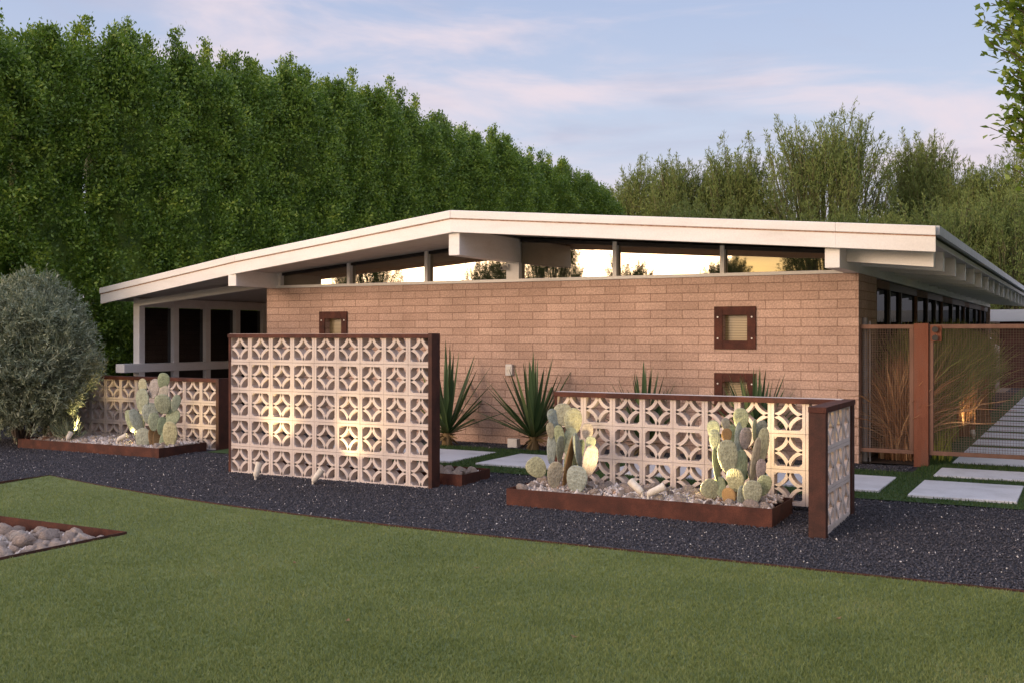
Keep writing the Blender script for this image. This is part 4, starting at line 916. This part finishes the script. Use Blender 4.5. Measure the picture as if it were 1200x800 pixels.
# yuccas
def yucca(label, loc, H, n, seed, spread=1.0):
    r = np.random.default_rng(seed); root = thing('yucca', label, 'yucca', loc, 'yuccas along the house wall'); base = np.array(loc)
    MB().tube([loc, Vector(loc)+Vector((0, 0, 0.16))], [0.075, 0.055], 10).build('stem', M['dead_leaf'], root)
    k = 6; a = np.arange(n)*2.39996 + r.uniform(-.2, .2, n); q = (np.arange(n)+.5)/n
    el = np.clip(R(18) + (1-q)*R(72)*1.0 + r.normal(0, .07, n), R(14), R(88)); el = R(88) - (R(88)-el)*spread
    L_ = H*(0.78 + 0.26*np.sin(el))*r.uniform(0.86, 1.05, n)
    s_ = np.linspace(0, 1, k); d = np.stack([np.cos(a)*np.cos(el), np.sin(a)*np.cos(el), np.sin(el)], 1)
    paths = base + np.array([0, 0, 0.15]) + d[:, None]*(L_[:, None, None]*s_[None, :, None])
    paths[:, :, 2] -= (np.cos(el)*0.10*L_)[:, None]*s_[None]**2
    w_ = np.array([0.030, 0.042, 0.044, 0.036, 0.022, 0.002])[None]*H*r.uniform(1.15, 1.55, n)[:, None]
    sd = np.stack([-np.sin(a), np.cos(a), np.zeros(n)], 1); nn = np.cross(d, sd)
    L0 = paths - sd[:, None]*w_[:, :, None]/2 - nn[:, None]*w_[:, :, None]*.18; R0 = paths + sd[:, None]*w_[:, :, None]/2 - nn[:, None]*w_[:, :, None]*.18
    v = np.concatenate([L0, paths, R0], 1); pat = [(i, i+1, k+i+1, k+i) for i in range(k-1)] + [(k+i, k+i+1, 2*k+i+1, 2*k+i) for i in range(k-1)]
    np_mesh('sword_leaves', v, 3*k, M['yucca'], root, pat)
    m_ = 26; a = r.uniform(0, 6.28, m_); el = r.uniform(-.9, .25, m_); dd = np.stack([np.cos(a)*np.cos(el), np.sin(a)*np.cos(el), np.sin(el)], 1)
    quad_leaves('dry_leaves', np.tile(base+np.array([0, 0, .14]), (m_, 1)), dd, r.normal(size=dd.shape), r.uniform(.12, .32, m_), 0.03, M['dead_leaf'], root)
g = at_y(524, 512, 11.75); yucca('yucca half hidden behind the right end of the tall screen', (g.x, 11.75, 0.12), 1.12, 34, 1)
g = at_y(625, 520, 11.85); yucca('full fan shaped yucca standing alone before the block wall', (g.x, 11.85, 0.12), 1.02, 46, 2)
g = at_y(755, 520, 11.85); yucca('yucca whose tips show over the middle of the low screen', (g.x, 11.85, 0.12), 0.90, 40, 3, 0.8)
g = at_y(886, 520, 11.85); yucca('yucca in front of the low small window behind the screen', (g.x, 11.85, 0.12), 0.92, 40, 4, 0.8)

# small white junction box on the ground by the wall
c = at_y(603, 519, 11.95)
mb = MB(); mb.box((c.x-0.09, 11.92, 0.10), (c.x+0.05, 12.02, 0.23)); o = mb.build('utility_box', M['box_white'], bevel=0.008); tag(o, 'small white box on the gravel at the foot of the wall', 'utility box')

# ornamental grasses behind the gate
def grass_clump(label, loc, H, Rr, n, mat, seed, name='ornamental_grass', ln=0.36):
    r = np.random.default_rng(seed); root = thing(name, label, 'grass clump', loc, 'ornamental grasses behind the gate'); base = np.array(loc)
    k = 6; s_ = np.linspace(0, 1, k); a = r.uniform(0, 6.28, n); lean = np.abs(r.normal(0, ln, n)); h = H*r.uniform(.55, 1.05, n)
    out = np.stack([np.cos(a), np.sin(a), np.zeros(n)], 1)
    p = base + r.normal(size=(n, 1, 3))*np.array([.07, .07, 0]) + out[:, None]*(Rr*lean)[:, None, None]*(s_**1.7)[None, :, None]
    p[:, :, 2] = base[2] + h[:, None]*(s_[None] - 0.22*lean[:, None]*s_[None]**3)
    w_ = np.array([1, 1, .9, .7, .45, .1])[None]*r.uniform(.010, .024, n)[:, None]
    strips('blades', p, w_, mat, root); return root
grass_clump('reddish tan grass clump beside the masonry corner behind the mesh', (-1.95, 12.95, .12), 1.25, .80, 1000, M['orn_tan'], 1, ln=0.6)
grass_clump('green grass clump behind the left mesh panel', (-1.92, 13.35, .12), 1.55, .7, 1000, M['orn_green'], 2)
for i in range(9):
    grass_clump(['tall green grass clump just behind the gate post', 'tall green grass clump, second along the side wall', 'tall green grass clump, third along the side wall', 'tall green grass clump, fourth along the side wall', 'tall green grass clump, fifth along the side wall',
                 'tall green grass clump, sixth along the side wall', 'tall green grass clump, seventh along the side wall', 'tall green grass clump, eighth along the side wall', 'farthest green grass clump along the side wall'][i],
                (-1.86+random.uniform(-.06, .06), 14.3 + i*1.05, .12), random.uniform(1.45, 1.65), .74, 2000, M['orn_green'], 10+i)
    if i in (1, 3): grass_clump(['dry amber grass clump lit by a hidden lamp inside the gate', 'smaller dry amber grass clump deeper inside the gate'][i//2], (-1.62, 15.2 + i*1.1, .12), 1.0, .35, 260, M['orn_tan'], 30+i)
grass_clump('small lime green grass tuft low behind the gate post', (-1.48, 13.05, .12), 0.5, .5, 26, M['orn_lime'], 41)
l = bullet((-1.42, 15.95, 0.13), (-1.65, 16.3, 0.8), 'garden spotlight hidden among grasses inside the gate', 9, 80, 0.08)

# ------------------------------------------------------------------ gate
GY = 12.36; GZ0, GZ1 = 0.245, 1.66
gx = lambda px: at_y(px, 392, GY).x
gate = thing('mesh_gate', 'rusty steel gate and panel of square wire mesh beside the house', 'gate', (gx(1080), GY, 0.12))
xa, xb, xc, xd = gx(1004.5)+0.0, gx(1071), gx(1095), gx(1262)
def frame(x0, x1, nm):
    t = 0.045; f = MB()
    f.box((x0, GY, GZ1-t), (x1, GY+0.04, GZ1)); f.box((x0, GY, GZ0), (x1, GY+0.04, GZ0+t)); f.box((x0, GY, GZ0+t), (x0+t, GY+0.04, GZ1-t)); f.box((x1-t, GY, GZ0+t), (x1, GY+0.04, GZ1-t))
    fo = f.build(nm, M['gate_frame'], gate, bevel=0.003)
    wv = MB(); p = 0.0254*1.05; r_ = 0.0015
    x = x0+t+p/2
    while x < x1-t: wv.box((x-r_, GY+0.018, GZ0+t), (x+r_, GY+0.0202, GZ1-t)); x += p
    z = GZ0+t+p/2
    while z < GZ1-t: wv.box((x0+t, GY+0.0205, z-r_), (x1-t, GY+0.0227, z+r_)); z += p
    wv.build('wire_mesh', M['wire'], fo)
frame(xa, xb-0.002, 'side_panel'); frame(xc-0.055, xd, 'gate_leaf')
MB().box((xb+0.002, GY-0.03, 0.05), (xc-0.057, GY+0.07, GZ1+0.012)).build('gate_post', M['corten_bright'], gate, bevel=0.004)
MB().box((xd+0.004, GY-0.03, 0.05), (xd+0.11, GY+0.07, GZ1+0.012)).build('gate_post', M['corten_bright'], gate, bevel=0.004)
lk = MB().box((xc-0.04, GY-0.012, 1.475), (xc+0.075, GY-0.001, 1.645)).build('lock_plate', M['corten_bright'], gate, bevel=0.003)
for z in (1.605, 1.515): MB().tube([(xc+0.012, GY-0.0125, z), (xc+0.012, GY-0.05, z)], [0.026, 0.032], 16).build('knob', M['black'], lk)
# pipes standing behind the gate
for px, r_, zt, nm in ((1013.5, 0.032, 1.74, 'thick grey conduit pipe rising behind the mesh at the masonry corner'), (1019.5, 0.012, 1.70, 'thin grey conduit pipe beside the thicker one behind the mesh')):
    xx = at_y(px, 392, 12.52).x
    tag(MB().tube([(xx, 12.52, 0.1), (xx, 12.52, zt)], r_, 12).build('conduit_pipe', M['grey_metal']), nm, 'pipe')

# low building far beyond the gate
fb = thing('outbuilding', 'low dark red outbuilding with white fascia far beyond the gate', 'building', (2, 33, 0.1))
MB().box((-2.2, 32.0, 0.1), (7, 36, 1.9)).build('wall', M['redwall'], fb)
MB().box((-2.6, 31.6, 1.9), (7.4, 36.4, 2.22)).build('roof', M['paint'], fb)

# a few fallen leaves on the lawn
def fallen(x, y, a):
    me = bpy.data.meshes.new('fallen_leaf'); c, sn = math.cos(a)*0.028, math.sin(a)*0.028
    me.from_pydata([(c, sn, .012), (-sn*.45, c*.45, .003), (-c, -sn, .010), (sn*.45, -c*.45, .003), (0, 0, 0)], [], [(0, 1, 4), (1, 2, 4), (2, 3, 4), (3, 0, 4)])
    o = link(me, 'fallen_leaf', M['dead_leaf']); o.location = (x, y, 0.018)
    tag(o, 'small dry tan leaf fallen on the lawn', 'leaf', 'fallen leaves on the lawn')
for x_, y_, a_ in ((-3.55, 6.05, .4), (-3.5, 4.6, 1.9), (-4.7, 5.6, 2.5), (-1.2, 5.9, 1.0), (-6.0, 6.6, .2), (-2.3, 4.9, 2.9)): fallen(x_, y_, a_)
